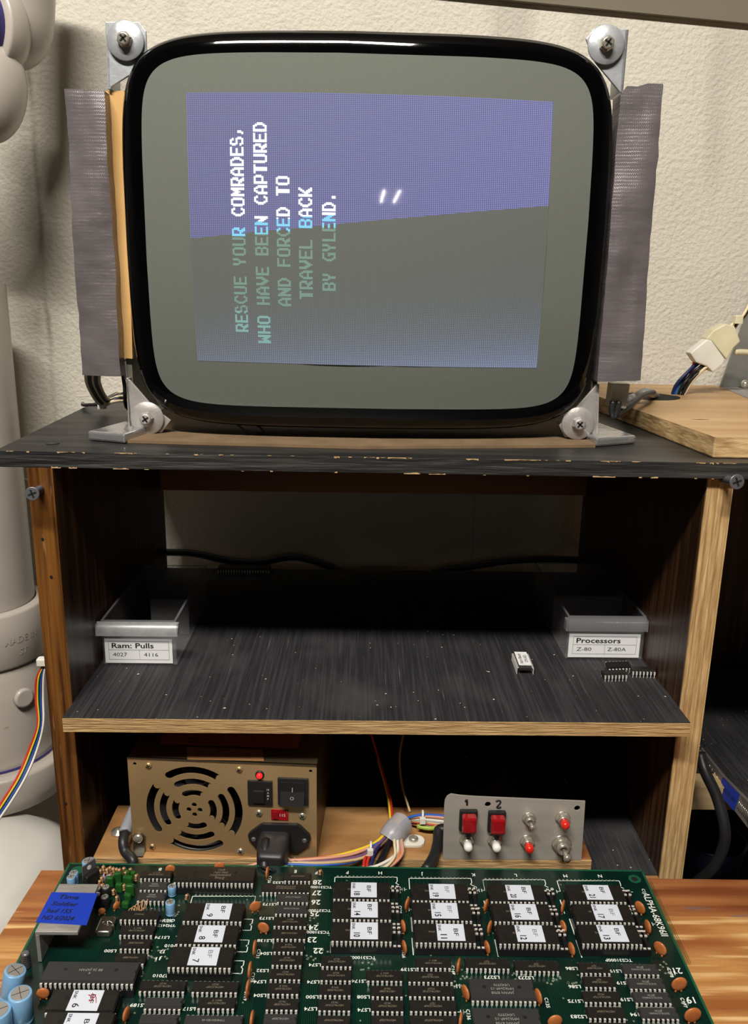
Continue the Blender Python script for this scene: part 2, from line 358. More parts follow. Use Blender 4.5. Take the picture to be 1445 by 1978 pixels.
# ================================================================== setting
b = MB().use(M_wall); b.box((-1.6, Y_WALL, 0), (1.8, Y_WALL+.1, 2.45)); struct(b.build('wall_back'))
M_paint = mat('room_paint', (.10, .097, .085), .8)
M_ceil = mat('ceiling_paint', (.17, .16, .135), .9)
b = MB().use(mat('concrete', (.07, .066, .062), .7, col2=(.10, .095, .09), nscale=5)); b.box((-1.6, -6.6, -.05), (1.8, Y_WALL+.1, 0)); struct(b.build('floor'))
b = MB().use(M_paint); b.box((-1.6, -6.7, 0), (1.8, -6.6, 2.45)); struct(b.build('wall_front'))
b = MB().use(M_ceil); b.box((-1.6, -6.7, 2.45), (1.8, Y_WALL+.1, 2.5)); struct(b.build('ceiling'))
b = MB().use(M_paint); b.box((1.8, -6.7, 0), (1.9, Y_WALL+.1, 2.45)); struct(b.build('wall_right'))
b = MB().use(M_paint); b.box((-1.7, -6.7, 0), (-1.6, Y_WALL+.1, 2.45)); struct(b.build('wall_left'))
# strip added for the wall's top-right shadow band, shade put into its colour
b = MB().use(mat('shadow_band', (.16, .138, .10), .8, col2=(.19, .165, .125), nscale=30, nstretch=(.1, 1, 1)))
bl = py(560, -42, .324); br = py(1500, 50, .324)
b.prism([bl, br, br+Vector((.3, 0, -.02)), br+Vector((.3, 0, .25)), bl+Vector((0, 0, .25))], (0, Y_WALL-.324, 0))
struct(b.build('shade_strip_1'))
# lower bench that carries the cabinet, and the raised front work board
wb = thing('workbench', (0, .05, 0), 'long wooden workbench carrying the black-topped cabinet', 'bench')
b = MB().use(M_blackpaint); b.box((-.205, -.02, Z_BASE-.055), (.236, Y_WALL-.001, Z_BASE-.019)); b.build('bench_top', wb)
for x in (-.19, .18):
    for y in (.0, Y_WALL-.06):
        b = MB().use(M_bench); b.box((x, y, 0), (x+.05, y+.05, Z_BASE-.055)); b.build('leg', wb)
al = -.010
BB = py(80, 1681, -.0365); BR = pz(1445, 1708, Z_BENCH)
fb = thing('plywood_work_board', (0, -.3, Z_BENCH-.03), 'worn orange plywood work board carrying the green circuit board', 'work board')
pA = pz(80, 1681, Z_BENCH); pB = pz(0, 1806, Z_BENCH); pC = Vector((.75, pz(1445, 1708, Z_BENCH).y-.002, Z_BENCH))
dl = (pB-pA).normalized(); pD = pA+dl*.30
st = .012
pA2 = pA+dl*.034; pC2 = pC+Vector((0, -.034, 0))
b = MB().use(M_bench); b.prism([pA2, pD, Vector((.75, pD.y, Z_BENCH)), pC2], (0, 0, -.02)); b.build('board', fb)
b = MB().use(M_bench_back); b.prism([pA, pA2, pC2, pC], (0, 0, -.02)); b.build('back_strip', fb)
for x in (-.18, .7):
    for y in (-.30, -.07):
        b = MB().use(M_ply); b.box((x, y-.02, 0), (x+.04, y+.02, Z_BENCH-.02)); b.build('leg', fb)
# ================================================================== cabinet
cb = thing('cabinet', (.015, .14, Z_BASE-.019), 'open wooden cabinet with black top board and black middle shelf', 'cabinet')
XLO, XLI, XRI, XRO, YB = -.2031, -.1876, .2151, .2315, .2776
b = MB().use(M_stain_edge); b.box((XLO, 0, Z_BASE-.019), (XLI, .0015, Z_TB)); b.use(M_stain_in).box((XLO, .0015, Z_BASE-.019), (XLI, YB, Z_TB)); b.build('side_panel', cb)['label'] = 'left upright with stained brown front edge'
b = MB().use(M_ply_edge_v); b.box((XRI, 0, Z_BASE-.019), (XRO, .0015, Z_TB)); b.use(M_stain_in).box((XRI, .0015, Z_BASE-.019), (XRO, YB, Z_TB)); b.build('side_panel', cb)['label'] = 'right upright with bare plywood front edge'
# top board with its slanted left end
tl = pz(0, 871, Z_TT); tlb = pz(205, 765, Z_TT)
tl0 = tl+(tl-tlb)*.0
poly = [Vector((-.222, .0015, Z_TB)), Vector((.60, -.012, Z_TB)), Vector((.60, .302, Z_TB)), Vector((tlb.x, .302, Z_TB))]
b = MB().use(M_blacktop); n = 4; up = Vector((0, 0, Z_TT-Z_TB))
b.add(poly+[p+up for p in poly], [(4, 5, 6, 7)]); b.use(M_blackedge).add(poly+[p+up for p in poly], [(0, 1, 2, 3), (0, 1, 5, 4), (1, 2, 6, 5), (2, 3, 7, 6), (3, 0, 4, 7)])
b.build('top_board', cb, bevel=.0006)
# chipped pale wood along the top board's front arris, and the flush screw head
b = MB().use(mat('chipped_wood', (.42, .26, .11), .8, col2=(.60, .42, .22), nscale=300))
for k in range(60):
    x = -.215+.44*random.random(); y0 = .0015-(x+.222)*.0164; l = .0015+.012*random.random()**3; up_e = random.random() < .6; z = Z_TT if up_e else Z_TB
    n_ = 5; hgt = .0004+.0009*random.random()**2; sg = -1 if up_e else 1
    P = [Vector((x+l*i/n_, y0-.0003, z+sg*hgt*random.uniform(.2, 1))) for i in range(n_+1)]; T = [Vector((x+l*i/n_, y0-.0003, z-sg*.00005)) for i in range(n_+1)]
    b.add(P+T, [(i, i+1, i+n_+2, i+n_+1) for i in range(n_)])
b.build('chipped_edge', cb)
c = pz(102, 857, Z_TT)
b = MB().use(M_blackedge).lathe([(.0042, 0), (.0042, .0005), (.0012, .0007)], Matrix.Translation(c)); b.build('countersunk_screw', cb)
# shelf
b = MB().use(M_blackpaint); b.box((XLI, -.0186, Z_SH-.0004), (XRI, YB, Z_SH))
b.use(M_ply_edge_h).box((XLI, -.0190, Z_SH-.0098), (XRI, YB, Z_SH-.0004)); b.build('shelf', cb)
b = MB().use(M_blackpaint); b.box((XLI, .004, Z_BASE-.019), (XRI, YB, Z_BASE)); b.build('base_board', cb)
b = MB().use(M_ply); b.box((XLI, .001, Z_BASE-.019), (XRI, .0038, Z_BASE-.0012)); b.build('base_edging', cb)
a0 = py(316, 941, YB)
b = MB().use(M_brace); b.box((XLI, YB-.012, a0.z), (XRI, YB, Z_TB)); b.build('back_brace', cb)
# nail holes on the left upright
b = MB().use(M_slot)
for (x, y) in ((99, 1114), (127, 1552), (82, 1041)):
    p = py(x, y, -.0002); b.lathe([(.0009, 0), (.0009, .0004)], AX(p, (0, -1, 0)), n=8)
b.build('nail_hole', cb)
def wood_screw(p0, p1, r, name='screw', parent=None, m=M_screw):
    """screw from its tip end p0 in the wood to the head p1, cross recess in the head"""
    d = (Vector(p1)-Vector(p0)); L = d.length; A = AX(p0, d); b = MB().use(m)
    pr = []; k = 0; z = 0
    while z < L-.003:
        pr.append((r*.42, z)); pr.append((r*.60, z+.0004)); z += .0011
    pr += [(r*.45, L-.003), (r, L-.0006), (r, L), (r*.9, L+.0002)]
    b.lathe(pr, A, n=18)
    b.use(M_slot)
    for w, h in ((r*.62, r*.13), (r*.13, r*.62)): b.box((-w, -h, L), (w, h, L+.0003), A @ Matrix.Rotation(.35, 4, 'Z'))
    o = b.build(name, parent); return o
s = py(73, 946, 0); wood_screw(s+Vector((.001, .006, .0)), py(62, 954, -.017), .0042, 'screw', cb)
s = py(1398, 927, 0); wood_screw(s+Vector((-.001, .006, 0)), py(1424, 931, -.017), .0046, 'screw', cb)
# ================================================================== CRT monitor
YE = .045
mon = thing('crt_monitor', (0, .08, Z_TT), 'bare picture tube monitor with glossy black rim showing sideways game text', 'monitor')
CX, CZ = .0025, H0+.0293
def se(a, c, n, t, off=(0, 0)):
    ct, st_ = math.cos(t), math.sin(t)
    return (CX+off[0]+a*abs(ct)**(2/n)*(1 if ct >= 0 else -1), CZ+off[1]+c*abs(st_)**(2/n)*(1 if st_ >= 0 else -1))
KC = .80
def ysurf(x, z): return .0305+KC*((x-CX)**2*.92+(z-CZ)**2*1.15)
NT = 256
def ring(a, c, n, off=(0, 0)): return [se(a, c, n, 2*PI*k/NT+1e-4, off) for k in range(NT)]
def ang(n, k):
    return 2*PI*k/NT
inner = ring(.1372, .1042, 9.0, (0, .0003))
outer = ring(.1522, .1190, 6.6)
def strip(b, R, smooth=True):
    vs = [v for r in R for v in r]; fs = []
    for j in range(len(R)-1):
        for k in range(NT): fs.append((j*NT+k, j*NT+(k+1) % NT, (j+1)*NT+(k+1) % NT, (j+1)*NT+k))
    b.add(vs, fs, smooth)
b = MB().use(M_phos); R = []
for i in range(0, 15):
    f = max(i/14, .002); R.append([Vector((CX+(x-CX)*f, ysurf(CX+(x-CX)*f, CZ+(z-CZ)*f), CZ+(z-CZ)*f)) for x, z in inner])
strip(b, R); b.add([v for v in R[0]], [tuple(range(NT))], True)
b.build('screen', mon)
b = MB().use(M_bezel); R = []
for f, dy, ex in ((0, 0, 0), (.2, .0000, 0), (.45, .0000, 0), (.68, .0006, 0), (.84, .0022, 0), (.94, .0048, 0), (1, .009, 0), (1, .014, .0006), (1, .022, .0006), (1, .032, -.001)):
    row = []
    for (x, z), (X, Z) in zip(inner, outer):
        xx = x+(X-x)*f; zz = z+(Z-z)*f; L = math.hypot(xx-CX, zz-CZ); k = 1+ex/L
        row.append(Vector((CX+(xx-CX)*k, ysurf(xx, zz)*1.0+dy, CZ+(zz-CZ)*k)))
    R.append(row)
strip(b, R); b.build('bezel', mon)
# steel band and glass funnel behind
b = MB().use(M_bandc); R = []
for sc, y in ((.975, .078), (.99, .079), (.992, .100), (.96, .104)):
    R.append([Vector((CX+(X-CX)*sc, y, CZ+(Z-CZ)*sc)) for X, Z in outer])
strip(b, R); b.build('tube_band', mon)
b = MB().use(M_dark); R = []
for sc, y in ((.97, .10), (.80, .14), (.52, .18), (.26, .205), (.14, .225), (.12, .285), (.02, .287)):
    R.append([Vector((CX+(X-CX)*sc, y, CZ+(Z-CZ)*(sc if sc > .3 else sc*1.28))) for X, Z in outer])
strip(b, R); b.build('tube_funnel', mon)
# picture: raster corners on the curved glass
def on_surf(x, y):
    Y = .035
    for _ in range(12): p = py(x, y, Y); Y = ysurf(p.x, p.z)
    return p
q0, q1, q2, q3 = [on_surf(*c) for c in ((360, 179), (1069, 197), (1037, 711), (382, 697))]
def rast(s, t, lift=.00012):
    x = (q0.x*(1-s)+q1.x*s)*(1-t)+(q3.x*(1-s)+q2.x*s)*t; z = (q0.z*(1-s)+q1.z*s)*(1-t)+(q3.z*(1-s)+q2.z*s)*t
    return Vector((x, ysurf(x, z)-lift, z))
def picture_mat(name, base_e, dot_e, lower):
    m = bpy.data.materials.new(name); m.use_nodes = True; nt = m.node_tree; bs = nt.nodes['Principled BSDF']
    bs.inputs['Base Color'].default_value = (.090, .096, .088, 1) if not lower else (.128, .140, .124, 1); bs.inputs['Roughness'].default_value = .05; bs.inputs['Coat Weight'].default_value = .5; bs.inputs['Coat Roughness'].default_value = .05
    at = nt.nodes.new('ShaderNodeUVMap'); sp = nt.nodes.new('ShaderNodeSeparateXYZ'); nt.links.new(at.outputs[0], sp.inputs[0])
    def M(op, a, b_=None):
        n = nt.nodes.new('ShaderNodeMath'); n.operation = op
        for i, v in enumerate((a, b_)):
            if v is None: continue
            if isinstance(v, (int, float)): n.inputs[i].default_value = v
            else: nt.links.new(v, n.inputs[i])
        return n.outputs[0]
    def wave(o, cyc): return M('ADD', M('MULTIPLY', M('SINE', M('MULTIPLY', o, 2*PI*cyc)), .5), .5)
    dots = M('MULTIPLY', M('POWER', wave(sp.outputs[0], 176), .8), M('POWER', wave(sp.outputs[1], 150), .8))
    nz = nt.nodes.new('ShaderNodeTexNoise'); nz.inputs['Scale'].default_value = 3; nt.links.new(at.outputs[0], nz.inputs[0])
    mix = nt.nodes.new('ShaderNodeMix'); mix.data_type = 'RGBA'; nt.links.new(dots, mix.inputs[0])
    mix.inputs[6].default_value = (*base_e, 1); mix.inputs[7].default_value = (*dot_e, 1)
    nt.links.new(mix.outputs[2], bs.inputs['Emission Color'])
    if lower:
        st = M('ADD', .05, M('MULTIPLY', M('POWER', sp.outputs[1], 7), .75))
        st = M('MULTIPLY', st, M('ADD', .55, M('MULTIPLY', sp.outputs[0], .6)))
    else: st = M('ADD', .62, M('MULTIPLY', sp.outputs[0], .22))
    nt.links.new(st, bs.inputs['Emission Strength'])
    return m
M_pt = picture_mat('picture_bright', (.045, .04, .17), (.30, .31, .95), False)
M_pb = picture_mat('picture_dim', (.02, .03, .06), (.32, .42, .85), True)
def tb(s): return .527+(.375-.527)*s
def patch(name, m, top, parent):
    NU, NV = 48, 24; me = bpy.data.meshes.new(name); vs = []; uv = []
    for j in range(NV+1):
        for i in range(NU+1):
            s = i/NU; lo, hi = (0, tb(s)) if top else (tb(s), 1); t = lo+(hi-lo)*j/NV
            vs.append(rast(s, t)); uv.append((s, t))
    org = Vector(parent['_o']); fs = [(j*(NU+1)+i, j*(NU+1)+i+1, (j+1)*(NU+1)+i+1, (j+1)*(NU+1)+i) for j in range(NV) for i in range(NU)]
    me.from_pydata([v-org for v in vs], [], fs); l = me.uv_layers.new(name='UVMap')
    for lp in me.loops: l.data[lp.index].uv = uv[lp.vertex_index]
    me.polygons.foreach_set('use_smooth', [True]*len(fs)); me.materials.append(m)
    if me.polygons[0].normal.y > 0: me.flip_normals()
    o = bpy.data.objects.new(name, me); COL.objects.link(o); o.parent = parent; o['_o'] = tuple(org); return o
patch('picture', M_pt, True, mon)['label'] = 'bright blue upper band of the picture'
patch('picture', M_pb, False, mon)['label'] = 'dim grey lower band of the picture'
FONT = {'A': '0011100 0110110 1100011 1100011 1111111 1100011 1100011', 'B': '1111110 1100011 1100011 1111110 1100011 1100011 1111110', 'C': '0011110 0110011 1100000 1100000 1100000 0110011 0011110',
 'D': '1111100 1100110 1100011 1100011 1100011 1100110 1111100', 'E': '1111111 1100000 1100000 1111110 1100000 1100000 1111111', 'F': '1111111 1100000 1100000 1111110 1100000 1100000 1100000',
 'G': '0011111 0110000 1100000 1100111 1100011 0110011 0011111', 'H': '1100011 1100011 1100011 1111111 1100011 1100011 1100011', 'K': '1100011 1100110 1101100 1111000 1111100 1101110 1100111',
 'L': '1100000 1100000 1100000 1100000 1100000 1100000 1111111', 'M': '1100011 1110111 1111111 1111111 1101011 1100011 1100011', 'N': '1100011 1110011 1111011 1111111 1101111 1100111 1100011',
 'O': '0111110 1100011 1100011 1100011 1100011 1100011 0111110', 'P': '1111110 1100011 1100011 1100011 1111110 1100000 1100000', 'R': '1111110 1100011 1100011 1100111 1111100 1101110 1100111',
 'S': '0111100 1100110 1100000 0111110 0000011 1100011 0111110', 'T': '1111111 0011100 0011100 0011100 0011100 0011100 0011100', 'U': '1100011 1100011 1100011 1100011 1100011 1100011 0111110',
 'V': '1100011 1100011 1100011 1110111 0111110 0011100 0001000', 'W': '1100011 1100011 1101011 1111111 1111111 1110111 1100011', 'Y': '1100110 1100110 1100110 0111100 0011000 0011000 0011000',
 ',': '0000000 0000000 0000000 0000000 0011000 0011000 0110000', '.': '0000000 0000000 0000000 0000000 0000000 0011000 0011000', ' ': ''}
M_tw = mat('text_white', (.3, .3, .3), .1, emit=(.93, .96, 1.0), es=1.0)
M_tc = mat('text_cyan', (.1, .1, .1), .1, emit=(.16, .62, .90), es=.95)
M_td = mat('text_dim', (.105, .12, .10), .08, emit=(.20, .40, .34), es=.50)
M_td2 = mat('text_dim_bright', (.105, .12, .10), .08, emit=(.22, .50, .48), es=.62)
b = MB()
ps = .0365/26.0*26/7*.98/1.0*.0+.0372/7; 
for line, s0, ds, t0, t1 in (('RESCUE YOUR COMRADES,', .1370, .012, .880, .118), ('WHO HAVE BEEN CAPTURED', .2010, .012, .922, .103), ('AND FORCED TO', .2620, .006, .776, .293),
                         ('TRAVEL BACK', .3235, .008, .748, .332), ('BY GYLEND.', .3880, .008, .714, .347)):
    n_ = len(line)
    for i, ch in enumerate(line):
        if ch == ' ': continue
        adv = (t0-t1)/n_; rows = FONT[ch].split()
        for r_, row in enumerate(rows):
            for c_, bit in enumerate(row):
                if bit != '1': continue
                tt = t0-adv*(i+(c_+.3)/8); t2 = tt-adv/8*1.05
                sc_ = s0-.0186+r_*ps; s2 = sc_+ps*1.02
                d = tb(s0)-tt
                b.use(M_tw if d > .035 else M_tc if d > -.012 else (M_td2 if tt > .80 else M_td))
                b.add([rast(sc_, tt, .0002), rast(s2, tt, .0002), rast(s2, t2, .0002), rast(sc_, t2, .0002)], [(0, 1, 2, 3)])
b.build('picture_text', mon)
# corner brackets with washers and bolts
def bracket(poly, wc, rot, mt, lip=None):
    Yp = .061
    b = MB().use(mt); b.prism([py(x, y, Yp) for x, y in poly], (0, .002, 0))
    if lip: b.prism([py(x, y, Yp) for x, y in lip], (0, .022, 0))
    o = b.build('bracket', mon, bevel=.0004)
    w = py(wc[0], wc[1], Yp-.0025); A = AX(w, (0, -1, 0))
    bb = MB().use(mt); bb.lathe([(.0108, -.002), (.0112, -.0003), (.0108, .0002), (.003, .0002)], A, n=40); bb.build('washer', o)
    bb = MB().use(M_nickel if mt is M_steel else M_steel2); bb.lathe([(.0046, 0), (.0046, .003), (.0038, .0042), (.003, .0047)], A @ Matrix.Rotation(rot, 4, 'Z'), n=6, smooth=False)
    bb.lathe([(.0036, .003), (.0036, .0049), (.0028, .0052)], A, n=18)
    bb.use(M_slot)
    for wd, h in ((.0024, .0005), (.0005, .0024)): bb.box((-wd, -h, .0052), (wd, h, .0055), A @ Matrix.Rotation(rot+.5, 4, 'Z'))
    bb.build('bolt', o)
bracket([(203, 42), (268, 42), (282, 60), (284, 110), (258, 140), (208, 172)], (242, 78), .2, M_steel, [(203, 42), (211, 42), (214, 172), (207, 172)])
bracket([(1148, 54), (1215, 56), (1204, 178), (1198, 178), (1150, 120), (1132, 75)], (1171, 86), .5, M_steel, [(1207, 56), (1215, 56), (1204, 178), (1197, 178)])
bracket([(243, 730), (251, 734), (300, 790), (330, 812), (312, 836), (250, 837)], (284, 808), .1, M_steel2, [(243, 730), (249, 730), (257, 842), (249, 842)])
bracket([(1158, 742), (1150, 746), (1110, 790), (1080, 822), (1092, 845), (1152, 846), (1154, 760)], (1117, 818), .4, M_steel2, [(1152, 742), (1158, 742), (1156, 848), (1149, 848)])
# feet of the brackets standing on the cardboard
b = MB().use(M_steel2)
for x in (-.146, .150):
    b = MB().use(M_steel2); b.box((x-.004, .066, Z_TT+.0066), (x+.004, .12, H0-.085)); b.build('mounting_foot', mon)

# duct-taped side strips
def taped(p, Yf, th, name, m, lab):
    P = [py(x, y, Yf) for x, y in p]; b = MB().use(m); N = 22; vs = []
    for j in range(N+1):
        f = j/N; l = P[0].lerp(P[3], f); r = P[1].lerp(P[2], f)
        for i in range(7):
            g = i/6; q = l.lerp(r, g); q.y += .0012*math.sin(9*f+3*g)+.0010*random.uniform(-1, 1)*(1 if 0 < g < 1 else .4)
            if i in (0, 6): q.x += random.uniform(-.00035, .00035); q.y += .001
            vs.append(q)
    F = [(j*7+i, j*7+i+1, (j+1)*7+i+1, (j+1)*7+i) for j in range(N) for i in range(6)]
    o0 = len(vs); vs2 = vs+[v+Vector((0, th, 0)) for v in vs]
    F2 = [tuple(k+o0 for k in f[::-1]) for f in F]
    side = []
    for j in range(N):
        for i in (0, 6): side.append((j*7+i, (j+1)*7+i, (j+1)*7+i+o0, j*7+i+o0))
    for i in range(6):
        side.append((i, i+1, i+1+o0, i+o0)); k = N*7+i; side.append((k, k+1, k+1+o0, k+o0))
    b.add(vs, F, True); b.add(vs2, F2+side, False); o = b.build(name, mon); o['label'] = lab; return o
taped([(124, 171), (200, 174), (233, 727), (157, 725)], .052, .012, 'taped_strip', M_tape, 'grey duct tape strip left of the tube')
taped([(1200, 181), (1282, 163), (1237, 735), (1156, 738)], .052, .016, 'taped_strip', M_tape, 'grey duct tape strip right of the tube')
# torn tape flap on top of the right strip and folded edge
b = MB().use(M_tape)
b.prism([py(1201, 180, .056), py(1212, 166, .056), py(1232, 167, .056), py(1252, 161, .056), py(1281, 162, .056), py(1280, 182, .056)], (0, .003, 0)); b.build('tape_flap', mon)
b = MB().use(M_kraft); b.prism([py(x, y, .064) for x, y in ((201, 176), (240, 175), (256, 693), (231, 691))], (0, .004, 0)); b.build('fibreboard_strip', mon)
b = MB().use(M_card)
pts = [py(x+random.uniform(-1.5, 1.5), y, .062) for x, y in ((1197, 225), (1195, 300), (1188, 380), (1182, 450), (1177, 520), (1171, 600), (1162, 680), (1156, 736))]
b.prism(pts+[p+Vector((.01, 0, 0)) for p in pts[::-1]], (0, .006, 0)); b.build('torn_card_edge', mon)
# chassis side plates going back from the strips
for x_ in (-.158, .1565):
    b = MB().use(mat('chassis_steel', (.20, .19, .15), .55, .3)); b.box((x_, .068, Z_TT+.0066), (x_+.004, .24, H0+.09)); b.build('chassis_plate', mon)
b = MB().use(M_steel2)
for x, y0, y1 in ((236, 700, 745),): b.prism([py(235, 694, .066), py(243, 694, .066), py(246, 735, .066), py(240, 732, .066)], (0, .01, 0))
b.build('metal_strap', mon)
for l in (((452, 815), (478, 836), (484, 842)), ((480, 817), (500, 824), (507, 836), (497, 838))):
    b = MB().use(M_rubber); b.tube([py(x, y, .060) for x, y in l], .0008, 6); b.build('loose_lead', mon)
# ================================================================== cardboard under the monitor
cd = thing('cardboard_sheet', (0, .12, Z_TT), 'flat corrugated cardboard under the monitor with silver taped corners', 'cardboard')
g = .0019
L1 = pz(250, 858, Z_TT+.001); R1 = pz(1150, 862, Z_TT+.001)
def zt(p, z): return Vector((p.x, p.y, z))
A0 = pz(245, 856, Z_TT); A1 = pz(1150, 865, Z_TT)
b = MB().use(M_card); m0 = pz(700, 868, Z_TT)
b.prism([A0+Vector((0, 0, .0001)), m0+Vector((0, 0, .0001)), A1+Vector((0, 0, .0001)), Vector((.175, .26, Z_TT+.0001)), Vector((-.165, .26, Z_TT+.0001))], (0, 0, g)); b.build('sheet', cd)
b = MB().use(M_foiltape)
l0 = pz(170, 851, Z_TT); l1 = pz(243, 857, Z_TT); l2 = pz(262, 800, Z_TT); l3 = pz(246, 795, Z_TT)
b.prism([l0+ZZ*.0002, l1+ZZ*.0002-YY*.001, l1+Vector((.012, .05, 0)), l0+Vector((.02, .075, 0))], (0, 0, .0062)); b.build('taped_corner', cd, bevel=.0015)
b = MB().use(M_foiltape)
r0 = pz(1150, 864, Z_TT); r1 = pz(1228, 858, Z_TT)
b.prism([r0+ZZ*.0002-YY*.001, r1+ZZ*.0002, r1+Vector((-.012, .075, 0)), r0+Vector((-.006, .09, 0))], (0, 0, .0058)); b.build('taped_corner', cd, bevel=.0015)
# ================================================================== oak plank on the right
ZP = Z_TT+.0132
pk = thing('oak_plank', (.3, .16, Z_TT), 'pale oak plank lying at an angle on the cabinet, right of the monitor', 'plank')
f0 = pz(1375, 885, Z_TT); f1 = pz(1380, 848, ZP)
e0 = pz(1163, 795, Z_TT)
top = [Vector((f0.x+.0005, f0.y, ZP)), Vector((.62, f0.y-.004, ZP)), Vector((.62, .318, ZP)), Vector((.190, .318, ZP)), Vector((.199, .262, ZP))]
# round notch at the back where the cable passes
nc = pz(1252, 765, ZP)
b = MB().use(M_oak); b.add(top, [tuple(range(5))]); b.use(M_oak_edge)
dn = Vector((0, 0, -(ZP-Z_TT-.0001))); n = 5
b.add(top+[p+dn for p in top], [(5, 6, 7, 8, 9)]+[(i, (i+1) % n, (i+1) % n+n, i+n) for i in range(n)])
b.build('board', pk, bevel=.001)
ncx, ncy = nc.x, nc.y
b = MB().use(M_slot); P = []
for k in range(24):
    t = 2*PI*k/24; P.append(Vector((ncx+.026*math.cos(t), ncy+.030*math.sin(t), ZP+.0002)))
b.add(P, [tuple(range(24))])
b.use(M_oak_edge)
Q = [Vector((ncx+.026*math.cos(2*PI*k/24), ncy+.030*math.sin(2*PI*k/24), ZP+.0004)) for k in range(1, 11)]
b.add(Q+[Vector((p.x*.97+ncx*.03, p.y-.007, ZP+.0003)) for p in Q], [(i, i+1, i+11, i+10) for i in range(9)])
b.build('cable_hole', pk)
b = MB().use(M_slot)
p = pz(1335, 810, ZP+.0001); b.prism([p, p+Vector((.006, -.0006, 0)), p+Vector((.013, 0, 0)), p+Vector((.006, .0007, 0))], (0, 0, .0001)); b.build('knot_crack', pk)
# metal angle standing on the plank at the right edge
an = thing('metal_angle_bracket', (.385, .30, ZP), 'grey metal angle bracket standing on the oak plank by the wall', 'bracket')
b = MB().use(mat('dull_steel', (.23, .235, .225), .5, .5, col2=(.28, .285, .27), nscale=60))
a = py(1392, 745, .292); a2 = py(1445, 530, .292)
b.prism([Vector((a.x, .292, ZP+.001)), Vector((a.x+.20, .292, ZP+.001)), Vector((a.x+.20, .292, a2.z+.1)), Vector((a.x+.027, .292, a2.z+.02)), Vector((a.x+.020, .292, a2.z-.02))], (0, .003, 0)); b.build('upright_plate', an)
b = MB().use(M_steel2); c0 = pz(1389, 750, ZP)
b.prism([Vector((c0.x+.003, .291, ZP)), pz(1448, 772, ZP), Vector((c0.x+.2, .25, ZP)), Vector((c0.x+.2, .291, ZP))], (0, 0, .0012)); b.build('foot_plate', an)
b = MB().use(M_nickel); p = py(1437, 742, .286); b.lathe([(.004, 0), (.004, .003), (.0026, .005), (.0005, .006)], AX(p, (0, -1, .2))); b.build('bolt', an)
def plate(b, outline, holes, M, th):
    """flat sheet with real openings; outline and holes are 2-D point lists"""
    c = bpy.data.curves.new('p', 'CURVE'); c.dimensions = '2D'; c.fill_mode = 'BOTH'; c.extrude = th/2
    for pl in [outline]+holes:
        sp = c.splines.new('POLY'); sp.points.add(len(pl)-1); sp.use_cyclic_u = True
        for i, p in enumerate(pl): sp.points[i].co = (p[0], p[1], 0, 1)
    o = bpy.data.objects.new('p', c); COL.objects.link(o); dg = bpy.context.evaluated_depsgraph_get(); me = o.evaluated_get(dg).to_mesh()
    vs = [M @ v.co for v in me.vertices]; fs = [tuple(p.vertices) for p in me.polygons]
    o.evaluated_get(dg).to_mesh_clear(); bpy.data.objects.remove(o); bpy.data.curves.remove(c)
    b.add(vs, fs)
def circ(x, y, r, n=16): return [(x+r*math.cos(2*PI*k/n), y+r*math.sin(2*PI*k/n)) for k in range(n)]
def ray_plane(x, y, P0, N):
    v = _f+RT*((x-722.5)/FPX)+DN*((y-989)/FPX); return EYE+v*((Vector(P0)-EYE).dot(N)/v.dot(N))
FACE = lambda o: TM(o, XX, ZZ)
